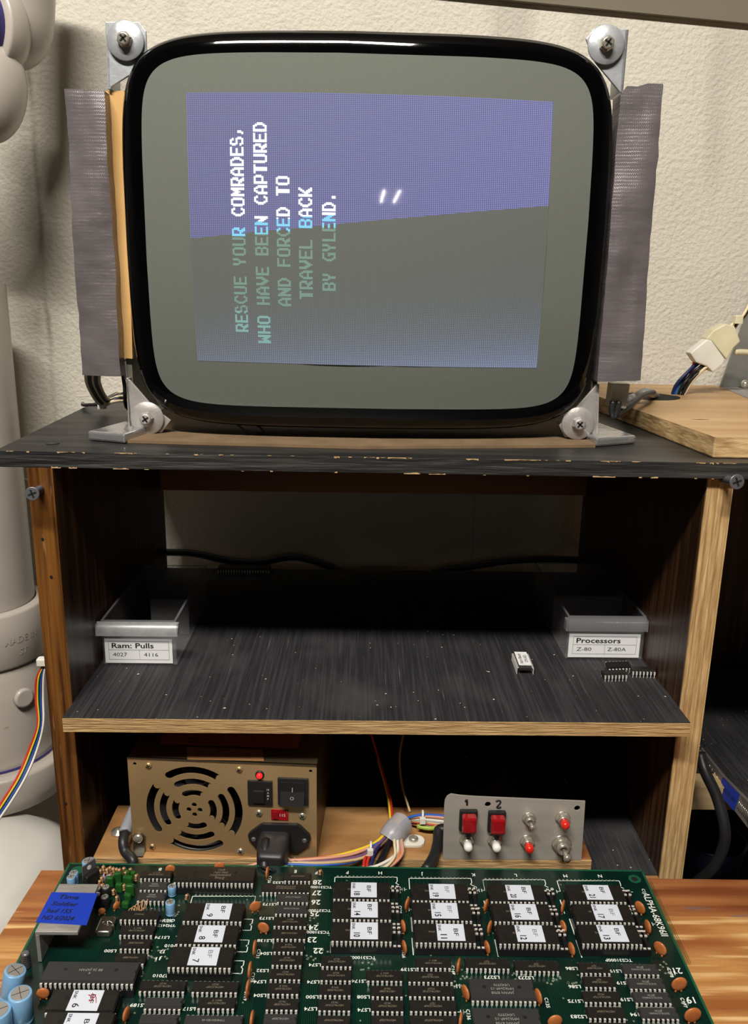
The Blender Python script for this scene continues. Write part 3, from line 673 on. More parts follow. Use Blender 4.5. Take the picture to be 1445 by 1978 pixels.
# ================================================================== drawers on the shelf
def drawer(x0, x1, y0, label, big, small, lipmat):
    zt_ = Z_SH+.0335; d = .125; w = .0012
    t = thing('parts_drawer', ((x0+x1)/2, y0+d/2, Z_SH), label, 'drawer', 'clear parts drawers on the shelf')
    b = MB().use(M_clear); z0 = Z_SH+.0003
    b.box((x0, y0, z0), (x1, y0+d, z0+w)); b.box((x0, y0, z0), (x0+w, y0+d, zt_)); b.box((x1-w, y0, z0), (x1, y0+d, zt_))
    b.box((x0+w, y0+d-w, z0), (x1-w, y0+d, zt_)); b.box((x0+w, y0, z0), (x1-w, y0+w, zt_))
    b.build('drawer_body', t)
    b = MB().use(M_clear2)
    for xa, xb, ya, yb in ((x0-.0004, x0+w, y0, y0+d), (x1-w, x1+.0004, y0, y0+d), (x0, x1, y0+d-w, y0+d), (x0, x1, y0-.0003, y0+w)): b.box((xa, ya, zt_), (xb, yb, zt_+.0008))
    b.build('drawer_rim', t)
    b = MB().use(M_clear); b.box((x0+.022 if lipmat else x0+w, y0+.052, z0+w), (x1-w-.0002, y0+.0532, zt_-.003)); b.build('divider', t)
    b = MB().use(M_silver if lipmat else M_clear2); N = 7; vs = []
    for k in range(N+1):
        a = PI/2*k/N; yy = y0-.0060*math.sin(a); zz = zt_-.0088*(1-math.cos(a))
        for x in (x0-.0028, x1+.0028 if x1 < .2 else x1+.0003): vs += [Vector((x, yy, zz))]
    b.add(vs, [(2*k, 2*k+1, 2*k+3, 2*k+2) for k in range(N)], True)
    for x in (x0-.0028, (x1+.0020 if x1 < .2 else x1-.0006)): b.use(M_clear2).box((x, y0-.0061, zt_-.0088), (x+.0008, y0, zt_-.0002))
    b.build('front_lip', t)
    lz0, lz1 = Z_SH+.0015, Z_SH+.0203; lx0, lx1 = x0+.0015, x1-.0028
    b = MB().use(M_white); b.box((lx0, y0-.0007, lz0), (lx1, y0-.0003, lz1)); b.use(M_ink)
    W_ = lx1-lx0; yf = y0-.00078; A = lambda u, v: (lx0+W_*u, yf, lz0+(lz1-lz0)*v)
    def ln(u0, v0, u1, v1): p, q = A(u0, v0), A(u1, v1); b.box((p[0]-.00008, yf-.00004, p[2]-.00008), (q[0]+.00008, yf, q[2]+.00008))
    ln(.06, .15, .95, .15); ln(.06, .9, .95, .9); ln(.06, .55, .95, .55); ln(.06, .15, .06, .9); ln(.95, .15, .95, .9); ln(.51, .15, .51, .55)
    b.text(big, FACE(A(.06+.045+.62*len(big)/10/2, .725)), .0040, .02, w=W_*.62*len(big)/10)
    for u, s_ in ((.22, small[0]), (.68, small[1])): b.text(s_, FACE(A(u, .355)), .0030, 0, w=W_*.052*len(s_))
    b.build('paper_label', t)
M_silver = mat('lip_with_silver_strip', (.42, .42, .43), .30, .2, col2=(.52, .52, .53), nscale=200, alpha=.62)
p = pz(193, 1283, Z_SH); p2 = pz(343, 1283, Z_SH)
drawer(XLI+.0032, p2.x, p.y, 'clear plastic parts drawer on the shelf labelled Ram: Pulls', 'Ram: Pulls', ('4027', '4116'), True)
p = pz(1092, 1272, Z_SH)
drawer(p.x, XRI-.0006, p.y, 'clear plastic parts drawer on the shelf labelled Processors', 'Processors', ('Z-80', 'Z-80A'), False)
# ================================================================== integrated circuits
def pin_mesh(n, hw, ztop, zbot, w=.0012, notch=0):
    """two rows of pins, body half width hw; heights relative to the chip's underside datum"""
    b = MB().use(M_pin)
    for i in range(n):
        x = (i-(n-1)/2)*.00254
        for s in (-1, 1):
            y0, y1 = sorted((s*(hw-.0002), s*(hw+.0009))); b.box((x-w/2, y0, ztop-.0003), (x+w/2, y1, ztop))
            y0, y1 = sorted((s*(hw+.0006), s*(hw+.0009))); b.box((x-w/2, y0, ztop-.0022 if ztop-.0022 > zbot else zbot), (x+w/2, y1, ztop-.0002))
            if ztop-.0022 > zbot: b.box((x-w*.22, y0, zbot), (x+w*.22, y1, ztop-.0022))
    return b
PINS = {}
def add_child(name, b, parent):
    """mesh in the parent's local space"""
    me = b if isinstance(b, bpy.types.Mesh) else None
    if me is None:
        me = bpy.data.meshes.new(name); me.from_pydata(b.v, [], b.f)
        for m in b.mats: me.materials.append(m)
        me.polygons.foreach_set('material_index', b.m); me.polygons.foreach_set('use_smooth', b.sm)
        bm = bmesh.new(); bm.from_mesh(me); bmesh.ops.recalc_face_normals(bm, faces=bm.faces); bm.to_mesh(me); bm.free(); me.update()
    o = bpy.data.objects.new(name, me); COL.objects.link(o)
    if parent is not None: o.parent = parent
    return o
def ic(parent, n, wide, zt_, zdatum, loc, rot=0, grey=False, mark=None, sock=0, name='integrated_circuit', tilt=None, label=None, notch=1):
    """dual in-line chip; local z=0 is the surface it stands on, zt_ the top of its body"""
    hw = .0068 if wide else .0032; L = n*.00254-.0002; b = MB().use(M_chipg if grey else M_chip)
    th = .0036 if wide else .0031
    # body: lower half flares out, upper half flares in; end notch
    zm = zt_-th*.45
    def layer(k, z): return [Vector((-L/2+k, -hw+k, z)), Vector((L/2-k, -hw+k, z)), Vector((L/2-k, hw-k, z)), Vector((-L/2+k, hw-k, z))]
    R = layer(.0004, zt_-th)+layer(0, zm)+layer(.00008, zm+.0003)+layer(.0005, zt_)
    b.add(R, [(0, 1, 2, 3), (12, 13, 14, 15)]+[(4*j+i, 4*j+(i+1) % 4, 4*j+4+(i+1) % 4, 4*j+4+i) for j in range(3) for i in range(4)])
    b.use(M_slot); s_ = notch
    P = [Vector((s_*(L/2-.0004-.0010*math.cos(a)), .0010*math.sin(a), zt_+.00004)) for a in [PI*(k/8-.5) for k in range(9)]]; b.add(P, [tuple(range(9))])
    if wide:
        b.use(M_socket)
        for xx in (-.25, .25) if not grey else (-.27, .27): b.use(M_chip if grey else M_slot).lathe([(.0011, zt_-.0001), (.0011, zt_+.00003)], Matrix.Translation((xx*L, .001, 0)), n=14)
    if mark:
        b.use(M_inkw if grey is None else (M_goldink if not grey else M_ink2))
        for k, (tx, sz, dx, dy) in enumerate(mark): b.text(tx, TM((dx, dy, zt_+.00005), (-1, 0, 0), (0, -1, 0)), sz)
    o = add_child(name, b, parent); o.location = loc; o.rotation_euler = tilt or (0, 0, rot)
    if label and parent is None: tag(o, label[0], 'chip', label[1])
    key = (n, wide, round(zt_, 5), sock)
    if key not in PINS:
        o2 = add_child('pins', pin_mesh(n, hw, zm+.0001, .0001 if not sock else zt_-.0052, .0013 if wide else .0012), o); PINS[key] = o2.data
    else: add_child('pins', PINS[key], o)
    if sock:
        b = MB().use(M_socket); e = .00508 if sock > 1 else 0
        b.box((-L/2, -hw-.0014, .0003), (L/2+e, -hw+.0012, zt_-.0046)); b.box((-L/2, hw-.0012, .0003), (L/2+e, hw+.0014, zt_-.0046))
        b.box((-L/2, -hw+.001, .0003), (-L/2+.002, hw-.001, zt_-.0046)); b.box((L/2+e-.002, -hw+.001, .0003), (L/2+e, hw-.001, zt_-.0046))
        if e:
            b.use(M_pin)
            for i in (0, 1):
                for s in (-1, 1):
                    xx = L/2+.0014+i*.00254; b.box((xx-.0008, s*hw-.0006, zt_-.0046), (xx+.0008, s*hw+.0006, zt_-.0043))
        so = add_child('socket', b, o)
    return o
# labelled chip and loose chips on the shelf
c = (pz(997, 1306, Z_SH)+pz(1035, 1306, Z_SH))/2; c2 = pz(1010, 1270, Z_SH+.006)
a = ic(None, 10, False, .0062, 0, (c.x, c.y+.0145, Z_SH), PI/2-.02, name='labelled_chip', label=('loose chip with a white handwritten-style label alone on the black shelf', None), notch=-1, grey=True)
b = MB().use(M_white); b.box((-.0112, -.0030, .00622), (.0118, .0030, .00634)); b.use(M_ink)
b.text('Astro Blaster', TM((0, .0013, .0064), (1, 0, 0), (0, 1, 0)), .0016, .01, w=.0170); b.text('CPU-825', TM((0, -.0013, .0064), (1, 0, 0), (0, 1, 0)), .0016, .01, w=.0120)
add_child('chip_label', b, a); a.scale = (1, 1.5, 1.1)
a['label'] = 'loose chip with a white paper label standing alone on the black shelf'
for (x, y, n, rot, tx, lab) in ((1188, 1316, 7, .06, 0, 'loose black chip on the shelf, front-left of the three by the right upright'), (1194, 1302, 7, .10, .35, 'loose black chip on the shelf, tilted behind the front-left one'),
                                (1243, 1309, 7, -.04, 0, 'loose black chip on the shelf, the one closest to the right upright')):
    p = pz(x, y, Z_SH); ic(None, n, False, .0058, 0, (p.x, p.y+.0035, Z_SH+(.0016 if tx else 0)), rot, name='loose_chip', tilt=(tx, 0, rot), label=(lab, 'loose chips by the right upright'), grey=False)
p = pz(467, 1119, Z_SH); tag(ic(None, 20, True, .0062, 0, (p.x, YB-.012, Z_SH), 0, name='long_chip'), 'long dark chip lying in the shadow at the back of the shelf', 'chip')
# ================================================================== green circuit board
ZC = H0-.368                # board surface
pcb = thing('circuit_board', (0, -.10, Z_BENCH), 'green arcade circuit board crowded with chips, lying on the plywood work board', 'circuit board')
KL = pz(134.5, 1668, ZC); KR = pz(1240.6, 1685.4, ZC); PR = -.0085
ux = Vector((1, (KR.y-KL.y)/(KR.x-KL.x)*.75, 0)).normalized(); uy = Vector((-ux.y, ux.x, 0)); ang_b = math.atan2(ux.y, ux.x)
KF = -.165
def bp_(u, v, z=0): return Vector((KL.x, KL.y, ZC+z))+ux*u+uy*(-v)      # u right, v towards the viewer
BW = .3775; BD = .175
b = MB(); b.use(M_green); n0 = [bp_(0, 0), bp_(BW, 0), bp_(BW, BD), bp_(0, BD)]
b.add(n0, [(0, 1, 2, 3)]); b.use(M_greenedge).add(n0+[p-ZZ*.0016 for p in n0], [(0, 1, 5, 4), (1, 2, 6, 5), (2, 3, 7, 6), (3, 0, 4, 7), (4, 5, 6, 7)])
for p, q in ((bp_(0, 0), bp_(BW, 0)), (bp_(0, 0), bp_(0, BD)), (bp_(BW, 0), bp_(BW, BD))):   # bright bevelled arris
    d = (q-p).normalized(); w_ = ZZ.cross(d)*.0007; b.use(M_greenedge).add([p-w_+ZZ*.00004, q-w_+ZZ*.00004, q+w_+ZZ*.00004, p+w_+ZZ*.00004], [(0, 1, 2, 3)])
RX180 = (-ux, -uy); DNX = (-uy, ux)
def line(p, q, w, m, z=.00006):
    b.use(m); p = Vector((p.x, p.y, ZC+z)); q = Vector((q.x, q.y, ZC+z)); d = (q-p)
    if d.length < 1e-6: return
    d.normalize(); k = ZZ.cross(d)*w/2; b.add([p-k, q-k, q+k, p+k], [(0, 1, 2, 3)])
def dot(p, r, m, z=.00008):
    b.use(m); b.add([Vector((p.x+r*math.cos(PI*k/4), p.y+r*math.sin(PI*k/4), ZC+z)) for k in range(8)], [tuple(range(8))])
def S_(x, y): return pz(x, y, ZC)
def stxt(t, x, y, size, orient=RX180, bold=.015, w=None): b.use(M_silk).text(t, TM(S_(x, y)+ZZ*.00009, *orient), size, bold, w)
rnd = random.Random(3)
# traces: vertical runs in the gutters, horizontal fans, random vias
def run(x, y0, y1, n, sp=.0011):
    p = S_(x, y0); q = S_(x, y1)
    for k in range(n):
        o = ux*(k*sp); v1 = p+o; v2 = Vector((p.x, q.y, 0))+o; line(v1, v2, .00028, M_trace)
for x, y0, y1, n in ((322, 1760, 1900, 4), (300, 1790, 1960, 5), (240, 1860, 1960, 2), (618, 1690, 1840, 4), (630, 1700, 1850, 3), (595, 1830, 1978, 7), (690, 1850, 1978, 8), (775, 1700, 1830, 6), (930, 1700, 1840, 7),
                     (1085, 1700, 1850, 6), (1050, 1878, 1978, 14), (1195, 1860, 1978, 8), (490, 1700, 1830, 9), (480, 1840, 1978, 7), (190, 1760, 1850, 10), (1250, 1700, 1860, 3), (1290, 1880, 1978, 5), (700, 1840, 1880, 9), (880, 1840, 1978, 5), (140, 1700, 1780, 4), (40, 1890, 1960, 7)): run(x, y0, y1, n)
for x, y in ((500, 1740), (600, 1770), (605, 1790), (620, 1840), (600, 1850), (710, 1865), (905, 1885), (1070, 1890), (1000, 1885), (1110, 1895), (1190, 1950), (885, 1900), (560, 1665), (300, 1848), (312, 1840), (1280, 1870), (345, 1760)):
    for k in range(rnd.randint(3, 9)): dot(S_(x+rnd.uniform(-14, 14), y+rnd.uniform(-12, 12)), .0007, M_via); 
for k in range(150): dot(bp_(rnd.uniform(.05, BW-.01), rnd.uniform(.01, BD)), .00055, M_via)
# mounting hole, back-right corner
c = S_(1226, 1698); dot(c, .0042, M_greenedge, .00005); dot(c, .0022, M_slot, .00009)
c = S_(149, 1681); dot(c, .0042, M_greenedge, .00005)
# column letters and row numbers
for t, x, y in (('B', 309, 1679.5), ('E', 570.5, 1683.5), ('F', 671, 1685.5), ('F', 611, 1686), ('H', 734.5, 1686.5), ('J', 816, 1688), ('K', 914, 1690), ('L', 996, 1691), ('M', 1092, 1692), ('N', 1159, 1692.5)): stxt(t, x, y, .0028)
for t, x, y in (('28', 613, 1704.5), ('27', 611.5, 1725), ('26', 610, 1743), ('25', 608, 1765), ('24', 605.5, 1792), ('23', 603, 1815.5), ('22', 614.5, 1837), ('21', 1309, 1875.5), ('19', 1334, 1932)): stxt(t, x, y, .0042)
stxt('ALPHA-68K96II', 1265, 1765, .0044, DNX, .008, w=.0370)
for t, x, y in (('TC531000P', 618, 1714), ('TC531000P', 615, 1759), ('TC531000P', 612, 1801), ('TC531000P', 700, 1850), ('TC531000P', 1195, 1855), ('LS32', 537, 1705), ('LS173', 521, 1747), ('LS173', 515, 1774), ('LS138', 511, 1817), ('LS04', 514, 1842), ('LS32', 507, 1875), ('LS74', 502, 1896.5), ('LS04', 502, 1923),
                ('LS74', 608, 1864), ('LS74', 605, 1897), ('LS00', 603, 1926), ('LS74', 600, 1949), ('LS174', 694, 1895.5), ('LS08', 702, 1926), ('LS74', 703, 1951), ('LS139', 789, 1873), ('LS00', 213, 1837), ('LS174', 313, 1811), ('27010', 332, 1827), ('27010', 320, 1779), ('27010', 310, 1885),
                ('LS273', 950, 1888), ('LS273', 1016, 1889), ('LS86', 1104, 1871), ('LS86', 1110, 1906), ('LS175', 1112, 1934), ('LS283', 1118, 1964), ('LS19', 1189, 1876), ('LS19', 1203, 1899), ('LS194', 1207, 1931), ('LS194', 1233, 1960), ('C184', 327, 1778), ('J2', 314, 1838), ('J1', 307, 1851), ('YM2413', 322, 1788), ('LS189', 267, 1942), ('LS174', 362, 1949)):
    stxt(t, x, y, .0022, w=.0017*len(t))
for t, x, y in (('C129', 771, 1719), ('C128', 773, 1757), ('C127', 777, 1797), ('C126', 521, 1699), ('C121', 499, 1842), ('C120', 488, 1888), ('C119', 475, 1923), ('C147', 875, 1874), ('C135', 1057, 1937), ('C153', 1245, 1724), ('C178', 1295, 1879), ('C177', 1321, 1937), ('C161', 919, 1719), ('C160', 925, 1760), ('C136', 905, 1960), ('C126', 780, 1842), ('C152', 1068, 1722)):
    stxt(t, x, y, .0020, DNX, w=.0066)
for x, y in ((779, 1718), (928, 1720), (1073, 1722), (1215, 1723), (1258, 1785), (1300, 1880), (1325, 1938), (870, 1880), (885, 1905), (893, 1955)):       # capacitor symbols
    p = S_(x, y)
    for o_ in (-.0008, .0008): line(p+ux*o_-uy*.0014, p+ux*o_+uy*.0014, .0004, M_silk); line(p+ux*o_, p+ux*o_*3.2, .0004, M_silk)
# outline frames behind the memory chips
for x0, x1, y in ((647, 767, 1694.5), (790, 910, 1697), (933, 1052, 1699.5), (1076, 1196, 1701.5), (372, 494, 1731.5)):
    p = S_(x0, y); q = S_(x1, y); line(p, q, .0005, M_silk); line(p, p-uy*.010, .0005, M_silk); line(q, q-uy*.0040, .0005, M_silk); line(q-uy*.004, q-uy*.0056-ux*.001, .0005, M_silk); line(q-uy*.0056-ux*.001, q-uy*.0072+ux*.001, .0005, M_silk)
    for k in range(15):
        d_ = p+ux*(.0018+k*.00254)+uy*.0010; dot(d_, .00075, M_via)
        line(d_-uy*.001, d_-uy*.010, .0003, M_trace)
for (x, y0, y1) in ((640, 1815, 1841), (796, 1812, 1845), (788, 1732, 1760), (794, 1772, 1800), (935, 1740, 1762), (948, 1772, 1802), (956, 1815, 1848), (1082, 1738, 1765), (1100, 1775, 1806), (1113, 1816, 1850)): line(S_(x, y0), Vector((S_(x, y0).x, S_(x, y1).y, 0)), .0006, M_silk)
for x, y in ((470, 1772), (462, 1812), (452, 1852)):        # footprint outlines right of the SNK chips
    p = S_(x, y); q = p+ux*.006; line(p-uy*.0015, q-uy*.0015, .0005, M_silk); line(p-uy*.0105, q-uy*.0105, .0005, M_silk); line(q-uy*.0015, q-uy*.0048, .0005, M_silk); line(q-uy*.0070, q-uy*.0105, .0005, M_silk); line(q-uy*.0048, q-uy*.0059-ux*.0011, .0005, M_silk); line(q-uy*.0059-ux*.0011, q-uy*.0070, .0005, M_silk)
ICS = [ # x0, x1 of the body's top front edge, y, pins, wide, grey, socketed, marking
(268, 332, 1692.8, 8, 0, 0, 0, 'HD74LS174P|8C1 T'), (268, 324, 1715, 7, 0, 1, 0, 'LM324N|9840S'), (263, 319, 1736, 7, 0, 1, 0, 'LM324N|9840S'), (229, 305.5, 1772, 9, 0, 0, 1, 'YM2413'), (229, 296, 1801.7, 8, 0, 0, 0, 'HD74LS174P|8G1 T'), (228, 292, 1828, 7, 0, 0, 0, 'HD74LS00P'), (216, 282, 1856.5, 7, 0, 0, 0, 'HD74LS08P'),
(72.7, 261.6, 1894, 20, 1, 1, 1, '4|88 26 JAPAN'), (332, 492.5, 1700.7, 20, 1, 0, 1, 'Zilog|Z0840006PSC|Z80 CPU|8731'),
(269, 355.5, 1910, 10, 0, 0, 0, 'HD74LS273P|7K37'), (370.5, 457.7, 1911.7, 10, 0, 0, 0, 'HD74LS245P|7K37'), (279, 348, 1943.7, 8, 0, 1, 0, ''), (383, 451, 1943, 8, 0, 0, 0, 'HD74LS174P|8W1 T'), (268, 340, 1977, 8, 0, 1, 0, ''), (355, 466, 1979, 12, 0, 1, 0, 'TTMM2018D-45'),
(546.4, 601.8, 1697.6, 7, 0, 0, 0, 'HD74LS32P'), (506, 597.3, 1719.6, 12, 0, 0, 0, 'TTMM2015BP-10|JAPAN 8734HBB'), (536.5, 593.5, 1738.6, 8, 0, 1, 0, 'M74LS173AP'), (532, 592, 1761, 8, 0, 1, 0, 'M74LS173AP'), (528.7, 590.7, 1784.5, 8, 0, 0, 0, 'HD74LS139P|8D11'), (526, 589.6, 1809, 8, 0, 0, 0, 'HD74LS138P'),
(525.7, 588, 1834, 7, 0, 0, 0, 'HD74LS04P|7G3 8'), (521.5, 585.5, 1859.5, 7, 0, 0, 0, 'HD74LS32P|7K37'), (518, 583, 1887, 7, 0, 0, 0, 'HD74LS74AP|7K37'), (513, 579.6, 1915, 7, 0, 0, 0, 'HD74LS04P|7G3 8'), (510, 578, 1945.4, 7, 0, 0, 0, 'HD74LS08P|7K37'), (505, 575.5, 1976, 7, 0, 1, 0, 'HD74LS00P'),
(618, 682, 1862, 7, 0, 0, 0, 'HD74LS74AP|7K37'), (616, 681, 1889, 7, 0, 0, 0, 'HD74LS74AP|7K37'), (614, 680, 1917.6, 7, 0, 0, 0, 'HD74LS00P|7F4 8'), (611.5, 680, 1947, 7, 0, 0, 0, 'HD74LS74AP|7K37'), (609, 679, 1979, 7, 0, 0, 0, 'HD74LS74AP'),
(709, 777, 1890, 8, 0, 0, 0, 'HD74LS174P|6G2 T'), (715, 781, 1920, 7, 0, 0, 0, 'HD74LS08P|7K47'), (715, 782, 1948.5, 7, 0, 0, 0, 'HD74LS74AP|7K47'), (715, 783, 1979, 7, 0, 0, 0, 'HD74LS32P'), (804, 871, 1865, 8, 0, 0, 0, 'HD74LS139P|8D1 1'), (789.5, 874, 1892, 10, 0, 0, 0, 'HD74LS244P|7J37'), (790.5, 877, 1920, 10, 0, 0, 0, 'HD74LS373P|7G37'),
(792.5, 880.6, 1948.6, 10, 0, 0, 0, 'HD74LS244P|7J37'), (793, 884, 1979, 10, 0, 0, 0, 'HD74LS373P'), (899, 985, 1866, 10, 0, 0, 0, 'HD74LS273P|7J37'), (995.7, 1080, 1871, 10, 0, 0, 0, 'HD74LS273P|7J37'), (909.6, 1037, 1928, 14, 1, 1, 0, 'JAPAN 8708|HM6264P-15|U042970'), (917, 1049, 1988, 14, 1, 1, 0, 'JAPAN 8708|HM6264P-15|U042970'),
(1118, 1182, 1875, 7, 0, 0, 0, 'HD74LS86P|7J37'), (1128, 1191.5, 1902, 7, 0, 0, 0, 'HD74LS86P|7J37'), (1129, 1199.5, 1931, 8, 0, 0, 0, 'HD74LS175P|7K55'), (1137, 1209, 1962, 8, 0, 0, 0, 'HD74LS283P'), (1144, 1218, 1993, 8, 0, 0, 0, ''), (1207, 1272.6, 1877.5, 8, 0, 1, 0, 'SN74LS194AN|J8730'), (1218.5, 1284, 1905.5, 8, 0, 1, 0, 'SN74LS194AN|J8730'),
(1228, 1296.5, 1932.5, 8, 0, 1, 0, 'SN74LS194AN|J8730'), (1241, 1311, 1963, 8, 0, 1, 0, 'SN74LS194AN|J8730'), (1251, 1323, 1995, 8, 0, 1, 0, ''), (159, 215, 1978+20, 4, 0, 0, 0, '')]
for x0, x1, y, n, wide, grey, sk, mk in ICS:
    if n == 4: continue
    zt_ = .0090 if (wide and sk) else .0075 if sk else .0045
    p = (pz(x0, y, ZC+zt_)+pz(x1, y, ZC+zt_))/2; hw = .0068 if wide else .0032
    c = Vector((p.x, p.y, ZC))+uy*(hw-.0004); loc = c-Vector(pcb['_o'])
    ls = [t for t in mk.split('|') if t]; mk_ = []
    sz = .0017 if wide else .00125; tot = len(ls)
    big = 'Zilog' in mk
    for i, t in enumerate(ls): mk_.append((t, sz*(1.3 if big and i == 0 else 1), (.0035 if big else 0), -.0010+(i-(tot-1)/2)*.0-(0 if tot == 1 else ((tot-1)/2-i)*sz*1.45)+.0008))
    o = ic(pcb, n, bool(wide), zt_, 0, loc, ang_b, grey=bool(grey), mark=mk_, sock=1 if sk else 0)
ROMS = [(643.4, 753, 1732, '18', '53'), (641.6, 757, 1771, '14', '49'), (639, 758, 1813, '10', 'W45'), (795.5, 906.7, 1735, '19', 'W52'), (797, 914.5, 1773.2, '15', '48'), (800, 922, 1816, '11', 'W44'), (945.6, 1059, 1737, '20', '51'), (953.4, 1069, 1775.5, '16', 'W47'), (962, 1083, 1818.4, '12', '43'),
        (1099, 1212, 1737, '21', '50'), (1112, 1227, 1776.4, '17', '46'), (1122.4, 1242.6, 1818, '13', '42'), (351, 468.5, 1774.6, '9', ''), (335.6, 459, 1819, '8', ''), (320.6, 449, 1863.5, '7', ''), (83, 221, 1951, '6', ''), (70, 210, 1998, '5', '')]
for i, (x0, x1, y, num, sm) in enumerate(ROMS):
    zt_ = .0090; p = (pz(x0, y, ZC+zt_)+pz(x1, y, ZC+zt_))/2; c = Vector((p.x, p.y, ZC))+uy*(.0064)
    mk_ = [(sm, .0014, -.0075, .000)] if sm else None
    o = ic(pcb, 14, True, zt_, 0, c-Vector(pcb['_o']), ang_b, mark=mk_, sock=2 if len(num) == 2 else 1)
    o['label'] = 'socketed chip with a white sticker numbered '+num
    b2 = b; b = MB().use(M_whitel); dx = {'17': .0010, '11': .0020, '13': .0005, '9': .0006}.get(num, 0)+.0012; zz = zt_+.00006
    b.box((-.0078+dx, -.0068, zt_-.0001), (.0082+dx, .0062, zz))
    b.use(M_ink).text('SNK', TM((-.0060+dx, .0030, zz+.00003), (0, -1, 0), (1, 0, 0)), .0017, .02, w=.0052)
    b.use(M_ink).text(num, TM((-.0040+dx if len(num) == 2 else -.0038+dx, -.0036, zz+.00003), (0, -1, 0), (1, 0, 0)), .0037, .022 if len(num) == 2 else .008, w=.0034 if len(num) == 2 else .0026)
    b.use(M_inkg if num in ('12', '15', '17', '7', '19') else M_ink).text('BF', TM((.0033+dx, .0006+.001*math.sin(i*2.3), zz+.00003), (0, -1, 0), (1, 0, 0)), .0027, .006, w=.0056)
    add_child('sticker', b, o); b = b2
    if num == '6':
        b3 = MB().use(mat('ink_red', (.45, .02, .05), .6)); b3.tube([(.002, .003, zz+.0001), (.005, .001, zz+.0001), (.0035, -.001, zz+.0001)], .00025, 5); b3.tube([(.0035, .004, zz+.0001), (.006, .002, zz+.0001), (.0075, -.002, zz+.0001)], .0002, 5); add_child('red_scribble', b3, o)
b.build('board', pcb)
# bypass parts between the memory columns: small chip capacitors on black carriers
for (x, y) in ((763, 1716), (763, 1756), (766, 1796), (912, 1720), (919, 1759), (925, 1799), (1063, 1722), (1070, 1761), (1085, 1801), (1211, 1724), (1222, 1760), (1241, 1803)):
    p = pz(x, y, ZC+.005); t = MB().use(M_socket); A = Matrix.Translation(Vector((p.x, p.y, ZC))) @ Matrix.Rotation(ang_b, 4, 'Z')
    t.box((-.0030, -.0024, .0003), (.0030, .0024, .0044), A); t.use(M_pin)
    for xx in (-.0014, .0014):
        for s in (-1, 1): t.box((xx-.0008, s*.0018-.0005, .0044), (xx+.0008, s*.0018+.0005, .0052), A)
        t.use(M_can).box((xx-.0007, -.0013, .0044), (xx+.0007, .0013, .0050), A); t.use(M_pin)
    t.build('chip_capacitor', pcb)
def disc(x, y, yaw, r=.0039, tilt=0, flat=False, sx=1):
    """ceramic disc capacitor: lens on two leads; yaw turns its face"""
    p = pz(x, y, ZC+r+.0008); c = Vector((p.x, p.y, ZC+r+.0012)); R = Matrix.Translation(c) @ Matrix.Rotation(yaw, 4, 'Z') @ Matrix.Rotation(PI/2+tilt, 4, 'X')
    t = MB().use(M_orange); pr = [(.0001, -.0013), (r*.5, -.00125), (r*.85, -.0009), (r, -.0003), (r, .0003), (r*.85, .0009), (r*.5, .00125), (.0001, .0013)]
    t.lathe([(a_, z_*.72) for a_, z_ in pr], R, n=24)
    for s in (-1, 1):
        q0_ = R @ Vector((s*.0016, -r*.85, 0)); t.use(M_orange).tube([q0_, q0_+Vector((0, 0, -r*.35))], .0006, 6)
        t.use(M_pin).tube([q0_, Vector((q0_.x, q0_.y, ZC))], .00028, 5)
    o = t.build('ceramic_capacitor', pcb); return o
for a_ in ((516.5, 1686, 1.45, .0036), (493, 1752, .35, .0036), (509, 1793, -.25, .0036), (492, 1832, 1.5, .0042), (483, 1875, 1.5, .0044), (479, 1911, 1.48, .0046), (487, 1970, 1.5, .0042), (787, 1747, 1.15), (779, 1790, -1.3, .0036), (781, 1830, -1.3, .0036), (939, 1750, 1.1), (946, 1792, 1.1), (941, 1831, -1.3, .0036), (1087.5, 1752, 1.1),
           (1088, 1791, -1.3, .0036), (1104, 1834, -1.3, .0036), (1236, 1754, -1.0), (1251, 1791, -1.42), (1275, 1833, -.85, .0040), (886, 1866, 1.25), (899, 1918, -1.15), (890, 1972, 1.3), (1040, 1926, -1.3), (1072, 1974, .1), (1312, 1902, .1, .0044), (1338, 1962, .1, .0046), (83, 1920, .1, .0034), (244, 1960, 1.35, .0036),
           (197, 1761, .2, .0022), (225, 1750, .9, .0024), (329, 1680, .15, .0032), (424, 1675, .15, .0034)): disc(*a_)
def elec(x, y, r, h, m=None, lean=(0, 0), top=None):
    """radial electrolytic: x, y of the base centre"""
    p = pz(x, y, ZC); A = AX(Vector((p.x, p.y, ZC+.0004)), Vector((lean[0], lean[1], 1))); t = MB().use(m or M_bluecap)
    t.lathe([(r*.96, 0), (r, h*.04), (r, h*.10), (r*.93, h*.14), (r, h*.19), (r, h*.97), (r*.96, h), (r*.80, h*1.003)], A, n=28)
    o = t.build('electrolytic_capacitor', pcb); t = MB().use(top or M_alu); h += .0003; t.lathe([(r*.80, h-.0006), (r*.78, h+.0001)], A, n=24)
    t.use(M_slot if top is None else m)
    for k in range(2): t.box((-r*.72, -.00012, h+.0001), (r*.72, .00012, h+.00022), A @ Matrix.Rotation(.5+k*PI/2, 4, 'Z'))
    t.build('vent_top', o)
elec(20, 1928, .0056, .0165, lean=(.22, .1)); elec(43, 1972, .0058, .0170, lean=(.03, 0)); elec(2, 1999, .0062, .0150)
elec(330, 1766, .0029, .0085); elec(333, 1729, .0026, .0062); elec(173, 1697, .0042, .0125, lean=(.02, .05)); elec(144, 1706, .0027, .0075); elec(139, 1717, .0026, .0085)
for x, y in ((189, 1735), (206, 1733), (188, 1748), (204, 1752)): elec(x, y, .0026, .0070, M_dark, top=M_alu)
